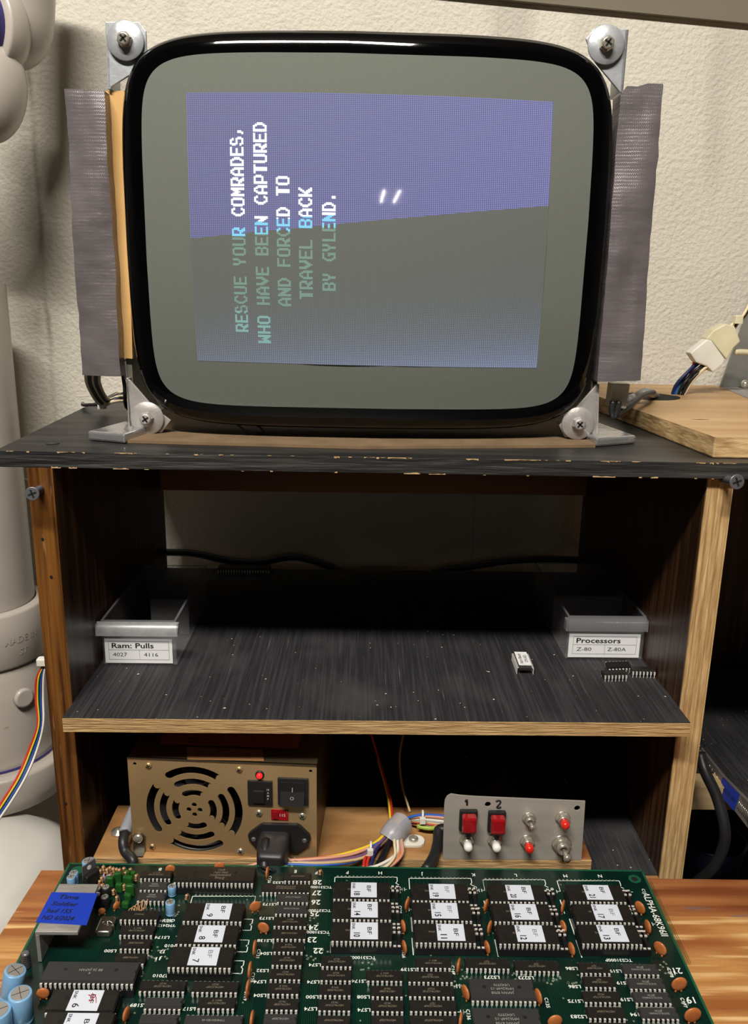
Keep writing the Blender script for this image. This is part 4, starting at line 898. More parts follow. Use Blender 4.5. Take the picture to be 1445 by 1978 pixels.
for x, y, w_, h_ in ((213, 1712, .0045, .0070), (228, 1703, .0045, .0068), (248, 1712, .0058, .0075), (231, 1722, .0042, .0060), (252, 1730, .0052, .0080), (246, 1694, .0040, .005), (248, 1738, .004, .0045), (243, 1753, .0042, .0042), (258, 1697, .003, .0052)):
    p = pz(x, y, ZC); t = MB().use(M_film); A = Matrix.Translation(Vector((p.x, p.y, ZC+.0003))) @ Matrix.Rotation(random.uniform(-.3, .3), 4, 'Z'); w_ *= 1.12; t.rbox((-w_/2, -.0016, 0), (w_/2, .0016, h_), .0012, A); t.build('film_capacitor', pcb, bevel=.0003)
def resist(x, y, h=.0065, lean=(0, 0), axis=None, m=M_res):
    p = pz(x, y, ZC); q = Vector((p.x, p.y, ZC)); d = Vector((lean[0], lean[1], 1)).normalized(); t = MB().use(m); A = AX(q+d*.0006, d)
    t.lathe([(.0004, 0), (.0009, .0004), (.0010, .0010), (.0008, .0014), (.0008, h*.5), (.0010, h*.55), (.0009, h*.64), (.0004, h*.68)], A, n=10)
    t.use(M_resb).lathe([(.00092, h*.25), (.00092, h*.33)], A, n=10)
    e = q+d*(h*.68); t.use(M_copper).tube([e, e+d*.0012+Vector((.0004, 0, 0)), e+d*.0006+Vector((.0016, -.0003, -.0006)), Vector((q.x+.0020, q.y-.0004, ZC))], .00022, 5); t.build('resistor', pcb)
for k in range(11): resist(190+k*6.2+random.uniform(-1, 1), 1690+random.uniform(-3, 4)+(k % 2)*6, random.uniform(.006, .009), (random.uniform(-.25, .1), random.uniform(-.1, .2)))
for x, y in ((191, 1712), (198, 1706), (212, 1700), (196, 1722), (220, 1731), (244, 1728), (240, 1722), (226, 1745), (262, 1704), (359, 1740), (628-10, 1692)): resist(x, y, random.uniform(.005, .007), (random.uniform(-.2, .2), .1))
b = MB().use(M_purple); 
for k in range(4):
    p = pz(190+k*11, 1701, ZC); bb = MB().use(mat('lilac_body', (.26, .22, .38), .4)); bb.lathe([(.0010, 0), (.0014, .001), (.0014, .0028), (.0008, .0036), (.0003, .005)], Matrix.Translation((p.x, p.y, ZC)), n=12); bb.build('bead_capacitor', pcb)
# wound copper wire by the long chip
p = pz(262, 1757, ZC+.006); t = MB().use(M_copper); P = []
for k in range(60):
    a = k*.55; f = k/60; P.append((p.x-.003+.009*f+.0022*math.cos(a)*(1-f*.4), p.y-.001+.002*math.sin(a)+.002*f, ZC+.004+.006*f+.0018*math.sin(a)))
t.tube(P, .00032, 6, sub=2); t.build('wire_coil', pcb)
# crystal can lying flat
A0_ = pz(208, 1788, ZC); A = Matrix.Translation(Vector((A0_.x, A0_.y-.001, ZC))) @ Matrix.Rotation(ang_b, 4, 'Z')
t = MB().use(M_can); t.rbox((-.0048, -.0085, .0004), (.0048, .0050, .0040), .0018, A); o = t.build('crystal', pcb, bevel=.0005)
t = MB().use(M_can); t.tube([A @ Vector((.0056, -.004, .0002)), A @ Vector((.0040, -.002, .0046)), A @ Vector((-.001, -.001, .0050)), A @ Vector((-.0056, -.002, .0002))], .0003, 6); t.lathe([(.0012, .0), (.0010, .0010), (.0003, .0014)], A @ Matrix.Translation((.001, -.0012, .0040)), n=14); t.build('hold_down_wire', o)
c_ = [S_(178, 1822), S_(213, 1822)]; 
# transistor in front of the sink
p = pz(178, 1712, ZC); A = Matrix.Translation(Vector((p.x, p.y, ZC))) @ Matrix.Rotation(1.0, 4, 'Z')
t = MB().use(M_dark); t.rbox((-.0050, -.0022, .0020), (.0050, .0022, .0105), .0006, A); o = t.build('power_transistor', pcb, bevel=.0003)
t = MB().use(M_screw); t.box((-.0050, .0014, .0100), (.0050, .0022, .0165), A); t.use(M_white).lathe([(.0015, 0), (.0015, .0002)], A @ AX((0, .0013, .0135), (0, -1, 0)), n=14); t.build('metal_tab', o)
# aluminium heat sink with blue tape note
Zs = ZC+.0205
h0, h1, h2, h3 = pz(115, 1707, Zs), pz(187, 1707, Zs), pz(152, 1806, Zs), pz(67, 1800, Zs)
xl = (h0.x+h3.x)/2; xr = (h1.x+h2.x)/2; yb_, yf_ = h0.y, h3.y
t = MB().use(M_heat); t.box((xl, yf_, Zs-.0022), (xr, yb_, Zs)); t.box((xl, yf_, ZC+.0003), (xl+.0022, yb_, Zs-.0022)); t.build('heat_sink', pcb, bevel=.0003); hs = bpy.context.scene.objects['heat_sink']
tp = [pz(100, 1724, Zs), pz(189, 1726, Zs), pz(165, 1785, Zs), pz(69, 1782, Zs)]
t = MB().use(M_blue); top_ = [Vector((tp[0].x-.0, tp[0].y, Zs+.0003)), Vector((tp[1].x, tp[1].y, Zs+.0003)), Vector((tp[2].x+.001, tp[2].y-.001, Zs+.0002)), Vector((tp[3].x, tp[3].y, Zs+.0003))]
t.add(top_+[p-ZZ*.00025 for p in top_], [(0, 1, 2, 3), (4, 5, 6, 7), (0, 1, 5, 4), (1, 2, 6, 5), (2, 3, 7, 6), (3, 0, 4, 7)])
t.use(M_ink); cxh = (tp[0].x+tp[1].x)/2
for k, (s_, dx, w_) in enumerate((('Time', 0, .012), ('Soldier', .0005, .015), ('had 155', .0, .014), ('ND 6/2024', .002, .018))): t.text(s_, TM((cxh+dx-.002-k*.0008, tp[0].y-.0042-k*.0056, Zs+.00045), (1, -.05, 0), (.25, 1, 0)), .0034, .010, w=w_)
t.build('tape_note', hs)
p = pz(50, 1850, ZC+.006); t = MB().use(M_screw); pr = []
for k in range(7): pr += [(.0020, k*.0013), (.0026, k*.0013+.0006)]
t.lathe(pr+[(.0015, .0095)], Matrix.Translation(Vector((p.x, p.y, ZC+.0002))), n=14); t.build('threaded_post', pcb)
# ================================================================== plywood block, power supply
ZPL = H0-.380
Pq = [pz(180, 1655, ZPL), pz(1146, 1668, ZPL)]
pb = MB().use(M_ply); pb.box((Pq[0].x, -.0045, Z_BASE+.0002), (Pq[1].x, .055, ZPL)); pb.use(M_ply_edge_h).box((Pq[0].x, -.0056, Z_BASE+.0002), (Pq[1].x, -.0046, ZPL)); 
pbo = pb.build('plywood_sheet', bevel=.0008); tag(pbo, 'plywood base board under the power supply, on the cabinet floor', 'board')
ya = -.052; psn = Vector((math.sin(-ya)*-1, -math.cos(ya), 0)).normalized()
P0 = pz(300, 1645, ZPL); Pb = pz(615, 1660, ZPL); dxp = (Vector((Pb.x, Pb.y, 0))-Vector((P0.x, P0.y, 0))).normalized(); N_ = Vector((dxp.y, -dxp.x, 0)); back = -N_
pl0 = ray_plane(258, 1641, P0, N_); pl1 = ray_plane(612, 1662, P0, N_); PH = ray_plane(430, 1470, P0, N_).z-ZPL
PW = (pl1-pl0).dot(dxp); OR = Vector((pl0.x, pl0.y, ZPL+.0003))
def F(cx, cy):     # crop coords -> plate coords (metres, x right, z up)
    p = ray_plane(180+cx*.33218, 1400+cy*.33218, P0, N_)-OR; return (p.dot(dxp), p.z)
PM = TM(OR, dxp, ZZ)
psu = thing('power_supply', tuple(OR+dxp*PW/2+back*.05), 'brassy steel switching power supply with fan grille and black plug', 'power supply')
cx_, cy_ = F(590, 492); R1 = abs(F(875, 492)[0]-F(317, 492)[0])/2
def slot(r0, r1, a0, a1):
    n_ = 12; rm = (r0+r1)/2; rr = (r1-r0)/2; P = []
    for k in range(n_+1): a = a0+(a1-a0)*k/n_; P.append((cx_+r1*math.cos(a), cy_+r1*math.sin(a)))
    for k in range(1, 6): t_ = PI*k/6; P.append((cx_+rm*math.cos(a1)+rr*(math.cos(a1)*math.cos(t_)-math.sin(a1)*math.sin(t_)), cy_+rm*math.sin(a1)+rr*(math.sin(a1)*math.cos(t_)+math.cos(a1)*math.sin(t_))))
    for k in range(n_+1): a = a1+(a0-a1)*k/n_; P.append((cx_+r0*math.cos(a), cy_+r0*math.sin(a)))
    for k in range(1, 6): t_ = PI*k/6; P.append((cx_+rm*math.cos(a0)-rr*(math.cos(a0)*math.cos(t_)+math.sin(a0)*math.sin(t_)), cy_+rm*math.sin(a0)-rr*(math.sin(a0)*math.cos(t_)-math.cos(a0)*math.sin(t_))))
    return P
holes = []
for r0, r1, h in ((.84, 1.0, .60), (.585, .725, .56), (.33, .465, .50)):
    for k in range(4): holes.append(slot(R1*r0, R1*r1, PI/2*k-h-.03, PI/2*k+h-.03))
for k in range(4): holes.append(circ(cx_+R1*.115*math.cos(PI/2*k), cy_+R1*.115*math.sin(PI/2*k), R1*.052))
hA, hB = F(243, 225), F(1265, 268); holes += [circ(*hA, .0012), circ(*hB, .0012)]
t = MB().use(M_psu); plate(t, [(0, 0), (PW, 0), (PW, PH), (0, PH)], holes, PM, .0010); t.build('front_plate', psu)
t = MB().use(mat('psu_steel_shaded', (.16, .12, .07), .4, .8)); D_ = .105  # front plate's metal darkened, the shelf's shade put into the case colour
for a, c_ in (((0, -D_, 0), (PW, -.0006, .0008)), ((0, -D_, PH-.0008), (PW, .0012, PH)), ((0, -D_, .0008), (.0008, -.0006, PH-.0008)), ((PW-.0008, -D_, .0008), (PW, -.0006, PH-.0008)), ((0, -D_, 0), (PW, -D_+.001, PH))):
    M_ = Matrix.Translation(OR) @ Matrix(((dxp.x, N_.x, 0, 0), (dxp.y, N_.y, 0, 0), (0, 0, 1, 0), (0, 0, 0, 1))); t.box(a, c_, M_)
t.build('case', psu)
def off(p, d): return PM @ Vector((p[0], p[1], d))
t = MB().use(M_dark)
t.lathe([(R1*1.06, -.022), (R1*1.06, -.002), (R1*1.0, -.002), (R1*1.0, -.022)], PM @ Matrix.Translation((cx_, cy_, 0)), n=40, caps=False); t.lathe([(R1*.36, -.020), (R1*.36, -.006), (R1*.30, -.005)], PM @ Matrix.Translation((cx_, cy_, 0)), n=30)
for k in range(7):
    A = PM @ Matrix.Translation((cx_, cy_, -.013)) @ Matrix.Rotation(k*2*PI/7, 4, 'Z') @ Matrix.Rotation(.6, 4, 'X'); t.box((R1*.34, -.006, -.0004), (R1*.96, .006, .0004), A)
t.build('fan', psu)
for (x, y, m_, r_) in ((323, 234, M_psu, .0024), (850, 257, M_psu, .0024), (345, 705, M_psu, .0024), (858, 732, M_nickel, .0024), (965, 510, M_nickel, .0026), (1217, 527, M_nickel, .0026)):
    p = off(F(x, y), .0005); t = MB().use(m_); A = AX(p, N_); t.lathe([(r_, 0), (r_*.92, .0007), (r_*.5, .0013), (r_*.05, .0014)], A, n=22); t.use(M_slot)
    for w_, h_ in ((r_*.6, r_*.12), (r_*.12, r_*.6)): t.box((-w_, -h_, .0011), (w_, h_, .00155), A @ Matrix.Rotation(.5, 4, 'Z'))
    t.build('screw', psu)
def prot(name, crop, d0, d1, m, bev=0, par=None):
    a = F(crop[0], crop[3]); c_ = F(crop[2], crop[1]); t = MB().use(m); t.box((a[0], a[1], d0), (c_[0], c_[1], d1), PM); return t.build(name, par if par is not None else psu, bevel=bev)
p = off(F(970, 287), .0005); t = MB().use(M_dark); t.lathe([(.0030, 0), (.0030, .0008), (.0021, .0010)], AX(p, N_), n=22); o = t.build('led_bezel', psu); t = MB().use(M_led); t.lathe([(.0020, .0008), (.0020, .0020), (.0014, .0030), (.0003, .0034)], AX(p, N_), n=20); t.build('red_led', o)
o = prot('fuse_holder', (903, 322, 1043, 457), .0004, .0022, M_dark, .0004); prot('fuse_cap', (935, 368, 1000, 438), .0022, .0040, M_dark, .0006, o)
t = MB().use(M_inkw)
for k, ch in enumerate(('10', 'A', 'M', 'P')): t.text(ch, TM(off(F(1020, 367+k*18), .0023), dxp, ZZ), .0015, .005)
t.build('fuse_marking', o)
o = prot('rocker_switch', (1077, 307, 1253, 455), .0004, .0024, M_dark, .0004)
a = F(1095, 440); c_ = F(1232, 325); t = MB().use(M_dark); hh = c_[1]-a[1]; t.add([PM @ Vector(v) for v in ((a[0], a[1], .0018), (c_[0], a[1], .0018), (c_[0], a[1], .0062), (a[0], a[1], .0062), (a[0], c_[1], .0018), (c_[0], c_[1], .0018), (c_[0], c_[1], .0034), (a[0], c_[1], .0034), (a[0], a[1]+hh*.55, .0028), (c_[0], a[1]+hh*.55, .0028))], [(3, 2, 9, 8), (8, 9, 6, 7), (0, 3, 8, 7, 4), (1, 2, 9, 6, 5), (0, 1, 2, 3), (4, 5, 6, 7)])
t.use(M_inkw).text('O', TM(off(F(1162, 405), .0048), dxp, Vector((0, 0, 1))), .0026, .0); t.box((F(1163, 365)[0]-.0002, F(1163, 372)[1], .0036), (F(1163, 365)[0]+.0002, F(1163, 350)[1], .0042), PM); t.build('rocker', o)
o = prot('voltage_selector', (1037, 492, 1135, 547), .0004, .0012, M_redb); prot('slider', (1045, 500, 1078, 538), .0012, .0020, mat('dark_red', (.22, .004, .006), .4), 0, o)
t = MB().use(M_inkw).text('115', TM(off(F(1103, 520), .0013), dxp, ZZ), .0022, .005); t.build('voltage_marking', o)
pol = [F(*c) for c in ((903, 628), (915, 612), (970, 572), (990, 562), (1190, 566), (1210, 578), (1262, 628), (1268, 655), (1255, 688), (1190, 730), (960, 715), (912, 660))]
t = MB().use(M_dark); t.prism([PM @ Vector((x, y, .0004)) for x, y in pol], N_*.0028); o = t.build('inlet_flange', psu, bevel=.0005)
for c_ in ((938, 650), (1233, 658)):
    p = off(F(*c_), .0032); t = MB().use(M_screw); t.lathe([(.0020, 0), (.0012, .0006)], AX(p, N_), n=16); t.build('inlet_screw', o)
# stickers on the supply's top
def topq(pts, z): return [pz(x, y, z) for x, y in pts]
zt2 = OR.z+PH
t = MB().use(M_stick2); q = topq([(359, 1443), (506, 1448), (510, 1470), (362, 1467)], zt2+.0001); t.add(q, [(0, 1, 2, 3)]); t.use(M_ink)
t.text('NOTICE', TM((q[0]+q[1])/2+Vector((0, -.0025, .0001)), dxp, back), .0016, .02)
for k in range(3): t.text('remove cover for service inside', TM((q[0]+q[1])/2+Vector((0, -.0055-.0024*k, .0001)), dxp, back), .0012, 0, w=.040)
t.build('top_sticker', psu)
t = MB().use(M_stick); q = topq([(320, 1395), (585, 1402), (576, 1446), (309, 1437)], zt2+.0001); t.add(q, [(0, 1, 2, 3)]); t.use(M_ink); c_ = (q[2]+q[3])/2
t.text('Mfg Date : 11 92', TM(c_+Vector((-.018, .004, .0001)), dxp, back), .0022, .01); t.text('Model 15A  150W', TM(c_+Vector((-.018, .009, .0001)), dxp, back), .0022, .01); t.text('Made in Taiwan', TM(c_+Vector((.034, .0045, .0001)), dxp, back), .0018); t.build('top_sticker', psu)
# power cord: moulded plug, strain relief and cable
cord = thing('power_cable', tuple(off(F(1060, 700), .02)), 'black power cord plugged into the steel power supply', 'power cord')
pc = F(1063, 668); A = PM @ Matrix.Translation((pc[0], pc[1], .0032))
t = MB().use(M_rubber); R = []
for (wx, wz, d) in ((.0106, .0088, 0), (.0108, .0088, .007), (.0106, .0084, .011), (.0096, .0078, .017), (.0088, .0070, .0205), (.0070, .0056, .0215)):
    R.append([A @ Vector((wx*(abs(math.cos(a))**.32)*(1 if math.cos(a) > 0 else -1), wz*(abs(math.sin(a))**.32)*(1 if math.sin(a) > 0 else -1)-d*.12, d)) for a in [2*PI*k/32+.01 for k in range(32)]])
t.add([v for r_ in R for v in r_], [(j*32+k, j*32+(k+1) % 32, (j+1)*32+(k+1) % 32, (j+1)*32+k) for j in range(5) for k in range(32)]+[tuple(range(5*32, 6*32))], True)
t.build('plug', cord)
e = A @ Vector((0, -.003, .022)); t = MB().use(M_rubber)
for k in range(6): t.lathe([(.0066-.0004*k, 0), (.0066-.0004*k, .0014), (.0036, .0015), (.0036, .0022)], AX(e+Vector((-.0008*k, -.0014*k, -.0017*k)), Vector((-.3, -.6, -.8))), n=16)
t.build('strain_relief', cord)
t = MB().use(M_rubber); t.tube([e, e+Vector((-.003, -.006, -.007)), Vector((e.x-.004, -.0155, Z_BENCH+.012)), Vector((e.x-.002, -.018, Z_BENCH-.015)), Vector((e.x+.02, -.010, Z_BASE-.005)), Vector((e.x+.06, -.012, Z_BASE-.012))], .0034, 12); t.build('cable', cord)
# black cable with sleeve and metal strap, left of the supply
t = MB().use(M_rubber); z_ = ZPL
pts = [pz(246, 1594, z_+.018)+Vector((0, .02, 0)), pz(244, 1600, z_+.016), pz(238, 1625, z_+.013), pz(242, 1645, z_+.008), pz(258, 1664, z_+.005), Vector((-.155, -.016, z_-.004)), Vector((-.150, -.014, z_-.016))]
tag(t.tube(pts, .0034, 12).build('black_cable'), 'short thick black cable curving beside the power supply grille', 'cable')
t = MB().use(M_sleeve); t.tube(pts[:2]+[pts[1].lerp(pts[2], .35)], .0042, 14); tag(t.build('cable_sleeve'), 'cloudy plastic sleeve on the black cable left of the power supply', 'sleeve')
stp = thing('metal_strap', tuple(pz(270, 1655, ZPL)), 'shiny metal strap with two screws at the power supply corner', 'strap')
Yc = OR.y-.003
q = [py(257, 1612, Yc), py(279, 1612, Yc), py(280, 1662, Yc), py(258, 1662, Yc)]
t = MB().use(M_can); t.prism([q[0]+Vector((0, 0, -.001)), q[0]+Vector((.002, 0, .001)), q[1]+Vector((-.002, 0, .001)), q[1]+Vector((0, 0, -.001)), Vector((q[2].x, Yc, ZPL+.0004)), Vector((q[3].x, Yc, ZPL+.0004))], (0, .001, 0)); t.box((q[3].x, -.0052, ZPL+.0002), (q[2].x, Yc+.001, ZPL+.0012)); t.build('strap_plate', stp)
for (x, y) in ((267, 1619), (266, 1658)):
    p = py(x, y, Yc-.0002); t = MB().use(M_nickel); t.lathe([(.0034, 0), (.0032, .0010), (.002, .0018), (.0003, .002)], AX(p, (0, -1, 0)), n=20); t.build('screw', stp)
p = pz(229, 1608, ZPL); t = MB().use(M_nickel); t.lathe([(.0055, .0002), (.0055, .0010), (.0030, .0012), (.0028, .0024), (.0003, .0034)], Matrix.Translation(p), n=24); tag(t.build('washer_screw'), 'silver washer-head screw in the plywood base, left of the supply', 'screw')
# ================================================================== switch panel
YPn = -.0050; ZPn = ZPL+.0004
cpn = thing('switch_panel', (.11, .0, ZPL), 'grey metal panel with two red square buttons and small switches', 'switch panel')
def G(cx, cy): p = py(640+cx*.38754, 1420+cy*.38754, YPn); return p
ol = [G(*c) for c in ((563, 345), (566, 322), (576, 304), (596, 292), (640, 299), (720, 305), (1000, 317), (1265, 328), (1243, 645), (900, 632), (555, 618))]
PO = Vector((0, YPn, 0)); o2 = [(p.x, max(p.z, ZPn)) for p in ol]
hs_ = [circ(G(780, 343).x, G(780, 343).z, .0021), circ(G(1225, 362).x, G(1225, 362).z, .0021)]
t = MB().use(M_panel); plate(t, o2, hs_, TM(PO, XX, ZZ), .0012)
q = G(1243, 640); t.box((G(565, 600).x, YPn+.0006, ZPL+.0004), (q.x, YPn+.028, ZPL+.0014)); t.build('panel_plate', cpn)
t = MB().use(M_ink); 
def stroke(pts, w=.0005, y=YPn-.0007): t.tube([Vector((p.x, y, p.z)) for p in [G(*c) for c in pts]], w, 5, sub=3)
stroke([(668, 328), (675, 318), (676, 345)], .0007); stroke([(820, 328), (835, 322), (843, 333), (824, 357), (846, 356)], .0006); t.build('marker_numbers', cpn)
def redb(cx, cy):
    a = G(cx-47, cy+52); c_ = G(cx+48, cy-50); t = MB().use(M_dark); t.box((a.x, YPn-.0040, a.z), (c_.x, YPn-.0006, c_.z)); o = t.build('button_housing', cpn, bevel=.0010)
    a2 = G(cx-36, cy+30); c2_ = G(cx+38, cy-42); t = MB().use(M_redb); t.box((a2.x, YPn-.0110, a2.z), (c2_.x, YPn-.0040, c2_.z)); t.build('red_button', o, bevel=.0012)
redb(680, 412); redb(821, 418)
def push(cx, cy, m, name):
    p = G(cx, cy); A = AX(Vector((p.x, YPn-.0006, p.z)), (0, -1, 0)); t = MB().use(M_nickel); t.lathe([(.0052, 0), (.0052, .0004), (.0046, .0005)], A, n=28); t.lathe([(.0048, .0004), (.0048, .0022), (.0042, .0026)], A, n=6, smooth=False); t.lathe([(.0034, .0022), (.0034, .0042), (.0030, .0045)], A, n=22); o = t.build('push_button', cpn)
    t = MB().use(m); t.lathe([(.0030, .0042), (.0030, .0080), (.0026, .0096), (.0015, .0104), (.0003, .0106)], A, n=22); t.build(name, o)
push(675, 520, M_whp, 'white_cap'); push(815, 522, M_whp, 'white_cap'); push(976, 527, M_redp, 'red_cap'); push(1152, 410, M_redp, 'red_cap')
def toggle(cx, cy, k, dn):
    p = G(cx, cy); A = AX(Vector((p.x, YPn-.0006, p.z)), (0, -1, 0)); t = MB().use(M_nickel); t.lathe([(.0056*k, 0), (.0056*k, .0005), (.0048*k, .0006)], A, n=28); t.lathe([(.0050*k, .0005), (.0050*k, .0022*k)], A, n=6, smooth=False); t.lathe([(.0034*k, .002), (.0034*k, .0058*k), (.0022*k, .0060*k), (.0020*k, .0045*k)], A, n=22); o = t.build('toggle_switch', cpn)
    d = Vector((.10, -1, dn)); A2 = AX(Vector((p.x, YPn-.0045*k, p.z)), d) @ Matrix.Diagonal((1, 1, .62, 1)); t = MB().use(M_nickel); t.lathe([(.0009*k, 0), (.0011*k, .006*k), (.0019*k, .0105*k), (.0022*k, .0120*k), (.0018*k, .0134*k), (.0004, .0140*k)], A2, n=18); t.build('lever', o)
toggle(984, 412, .85, -.1); toggle(1146, 540, 1.25, -.10)
# ================================================================== wiring harness
hn = thing('wiring_harness', tuple(pz(768, 1600, ZPL+.01)), 'bundle of coloured wires through a cloudy sleeve behind the circuit board', 'wires')
def W3(l): return [pz(x, y, ZPL+h*.001) for x, y, h in l]
slv = W3([(752, 1622, 5), (762, 1606, 9), (777, 1590, 10)])
WIRES = [('salmon', [(470, 1676, 6), (520, 1664, 7), (600, 1660, 7), (680, 1650, 6), (730, 1628, 7)]), ('orange', [(480, 1677, 5), (540, 1663, 6), (620, 1657, 6), (700, 1640, 6), (738, 1618, 8)]), ('yellow', [(490, 1679, 4), (540, 1667, 6), (640, 1655, 6), (715, 1633, 7), (745, 1610, 9)]),
         ('blue', [(500, 1681, 4), (545, 1670, 6), (620, 1671, 5), (690, 1662, 4), (722, 1634, 7)]), ('violet', [(475, 1678, 6), (545, 1663, 7), (620, 1664, 6), (700, 1652, 6), (740, 1622, 8)]), ('tan', [(485, 1680, 5), (545, 1667, 6.5), (625, 1667, 6), (700, 1657, 5), (742, 1625, 7)]), ('brown', [(490, 1682, 4), (550, 1665, 6), (640, 1668, 5), (705, 1655, 5), (745, 1624, 7)]),
         ('red', [(702, 1676, 4), (706, 1655, 5), (722, 1632, 6), (744, 1612, 8)]), ('red', [(708, 1678, 4), (712, 1658, 5), (728, 1636, 6), (748, 1614, 8)]), ('navy', [(716, 1676, 4), (722, 1652, 6), (735, 1630, 7), (752, 1612, 9)]), ('black', [(722, 1680, 4), (735, 1655, 5), (745, 1635, 6), (756, 1614, 8)]), ('black', [(730, 1680, 4), (742, 1655, 5), (750, 1635, 6), (760, 1614, 8)]),
         ('white', [(690, 1680, 5), (730, 1672, 5), (765, 1650, 6), (768, 1625, 8), (766, 1606, 9)]), ('grey', [(700, 1682, 5), (740, 1675, 5), (772, 1650, 5), (773, 1625, 7), (768, 1606, 9)]), ('salmon', [(700, 1684, 4), (745, 1678, 4), (776, 1652, 5), (776, 1625, 7), (770, 1606, 9)]), ('orange', [(710, 1686, 4), (748, 1676, 4), (770, 1655, 5), (770, 1628, 7), (766, 1608, 8)]), ('cream', [(695, 1684, 4), (738, 1678, 6), (762, 1655, 7), (762, 1628, 9), (762, 1606, 9)])]
OUT = [('blue', 0), ('salmon', 3), ('brown', 6), ('white', 9), ('grey', 12), ('tan', 15), ('red', 18), ('black', 21), ('orange', 24)]
for col, l in WIRES:
    t = MB().use(WC[col]); P = W3(l); P.append(slv[1]+Vector((random.uniform(-.003, .003), 0, random.uniform(-.002, .002)))); t.tube(P, .0011, 7); t.build('wire', hn)
for col, k in OUT:
    t = MB().use(WC[col]); o_ = Vector((0, .0, .0)); P = [slv[1]+Vector((random.uniform(-.002, .002), 0, random.uniform(-.002, .002)))]+W3([(785, 1582+k*.35, 11-k*.3), (815, 1574+k*.9, 12-k*.3), (845, 1575+k*1.1, 11-k*.3), (872, 1585+k*1.1, 10-k*.3)]); t.tube([P[0]]+[p+Vector((0, .004 if i == 4 else 0, 0)) for i, p in enumerate(P[1:], 1)], .0010, 7); t.build('wire', hn)
t = MB().use(WC['greenstripe']); t.tube(W3([(806, 1596, 6), (830, 1600, 6), (850, 1598, 6), (868, 1600, 6)]), .0016, 8); t.build('wire', hn)
for col, l in (('red', [(759, 1590, 10), (755, 1570, 14), (735, 1530, 30), (712, 1480, 55)]), ('yellow', [(755, 1590, 9), (750, 1565, 14), (732, 1525, 30)]), ('tan', [(792, 1568, 12), (779, 1545, 20), (777, 1515, 32), (790, 1490, 42), (808, 1480, 46)])):
    t = MB().use(WC[col]); t.tube([p+Vector((0, .02*i, 0)) for i, p in enumerate(W3(l))], .0009, 6); t.build('wire', hn)
t = MB().use(M_sleeve); t.tube(slv, .0085, 18, caps=False); t.build('sleeve', hn)
for (x, y, h, r_) in ((545, 1665, 6, .0062), (715, 1640, 6, .0066), (815, 1580, 10, .0070)):
    p = pz(x, y, ZPL+h*.001); t = MB().use(M_nylon); t.tube([p+Vector((.0006*math.sin(a), -.0+r_*.35*math.cos(a)*1.6, r_*.75*math.sin(a))) for a in [2*PI*k/16 for k in range(17)]], .0009, 6, sub=1); t.box(p+Vector((-.002, -.0075, .0)), p+Vector((.002, -.0045, .004))); t.build('cable_tie', hn)
cl = thing('cable_clamp', tuple(pz(797, 1628, ZPL)), 'white nylon clamp with a screw, on the plywood between wires and panel', 'clamp')
p = pz(796, 1627, ZPL); t = MB().use(M_nylon); t.rbox((p.x-.011, p.y-.006, ZPL+.0001), (p.x+.009, p.y+.006, ZPL+.0022), .0055); t.build('clamp_pad', cl)
t = MB().use(M_nickel); t.lathe([(.0035, .0022), (.0033, .0036), (.0020, .0046), (.0003, .0050)], Matrix.Translation(Vector((p.x+.001, p.y, ZPL))), n=20); t.build('screw', cl)
t = MB().use(M_rubber); tag(t.tube(W3([(862, 1602, 10), (848, 1604, 9), (846, 1625, 6), (838, 1655, 5), (822, 1682, 4), (815, 1692, -6)])[0:5], .0038, 12).build('black_cable'), 'thick black cable dropping between the wires and the switch panel', 'cable')
# dark round can at the back
t = MB().use(M_dark); A = Matrix.Translation((.115, .205, Z_BASE+.0002)); t.lathe([(.028, 0), (.028, .055), (.020, .060), (.020, .085), (.0195, .088)], A, n=32); o = t.build('round_can'); tag(o, 'dark round can in the back of the lower compartment', 'can'); t = MB().use(WC['tan']); t.lathe([(.0208, .084), (.0210, .085), (.0208, .086)], A, n=32, caps=False); oo = t.build('rim_ring', o)
# ================================================================== cables behind
t = MB().use(M_rubber); P = [py(x, y, .297) for x, y in ((300, 1068), (330, 1067), (380, 1070), (440, 1083), (500, 1086), (560, 1076), (600, 1082), (650, 1100), (700, 1125), (780, 1125), (850, 1103), (910, 1094), (984, 1083), (1060, 1080), (1120, 1082), (1160, 1085))]
tag(t.tube(P, .0036, 12).build('wall_cable'), 'black cord sagging along the wall behind the cabinet', 'cord')
# leads behind the monitor, left
lw = thing('cable_bundle', tuple(pz(197, 785, Z_TT)), 'black leads tied together behind the left tape strip on the cabinet', 'cables')
for k in range(7):
    t = MB().use(WC['black'] if k % 3 else WC['cream']); o_ = Vector((.0012*(k % 3), .001*k, 0)); zb = Z_TT+.004
    a_ = py(165+k*4.5, 715, .085); m_ = pz(197, 782, zb+.003)+Vector((.0008*k, .001*k-.002, .0006*k))
    t.tube([a_, a_.lerp(m_, .45)+Vector((-.004, .002, 0)), m_, m_+Vector((.012, .006, .003+.0005*k)), m_+Vector((.045, .03, .000))], .0014, 7); t.build('lead', lw)
for k in range(3):
    t = MB().use(WC['black' if k != 1 else 'grey']); m_ = pz(197, 782, zb+.003); t.tube([m_, m_+Vector((-.010, .008, -.001)), m_+Vector((-.022, .022+.002*k, -.0035)), m_+Vector((-.030, .045, -.005))], .0013, 7); t.build('lead', lw)
t = MB().use(M_nylon); t.rbox(m_-Vector((.003, .003, .003)), m_+Vector((.003, .003, .004)), .001); t.build('cable_tie', lw)
t = MB().use(WC['black']); tag(t.tube([py(237, 722, .10), py(241, 748, .10), py(248, 790, .11), pz(256, 800, Z_TT+.006)+Vector((.01, .03, 0))], .0014, 7).build('thin_black_lead'), 'thin black lead hanging behind the lower left bracket', 'wire')
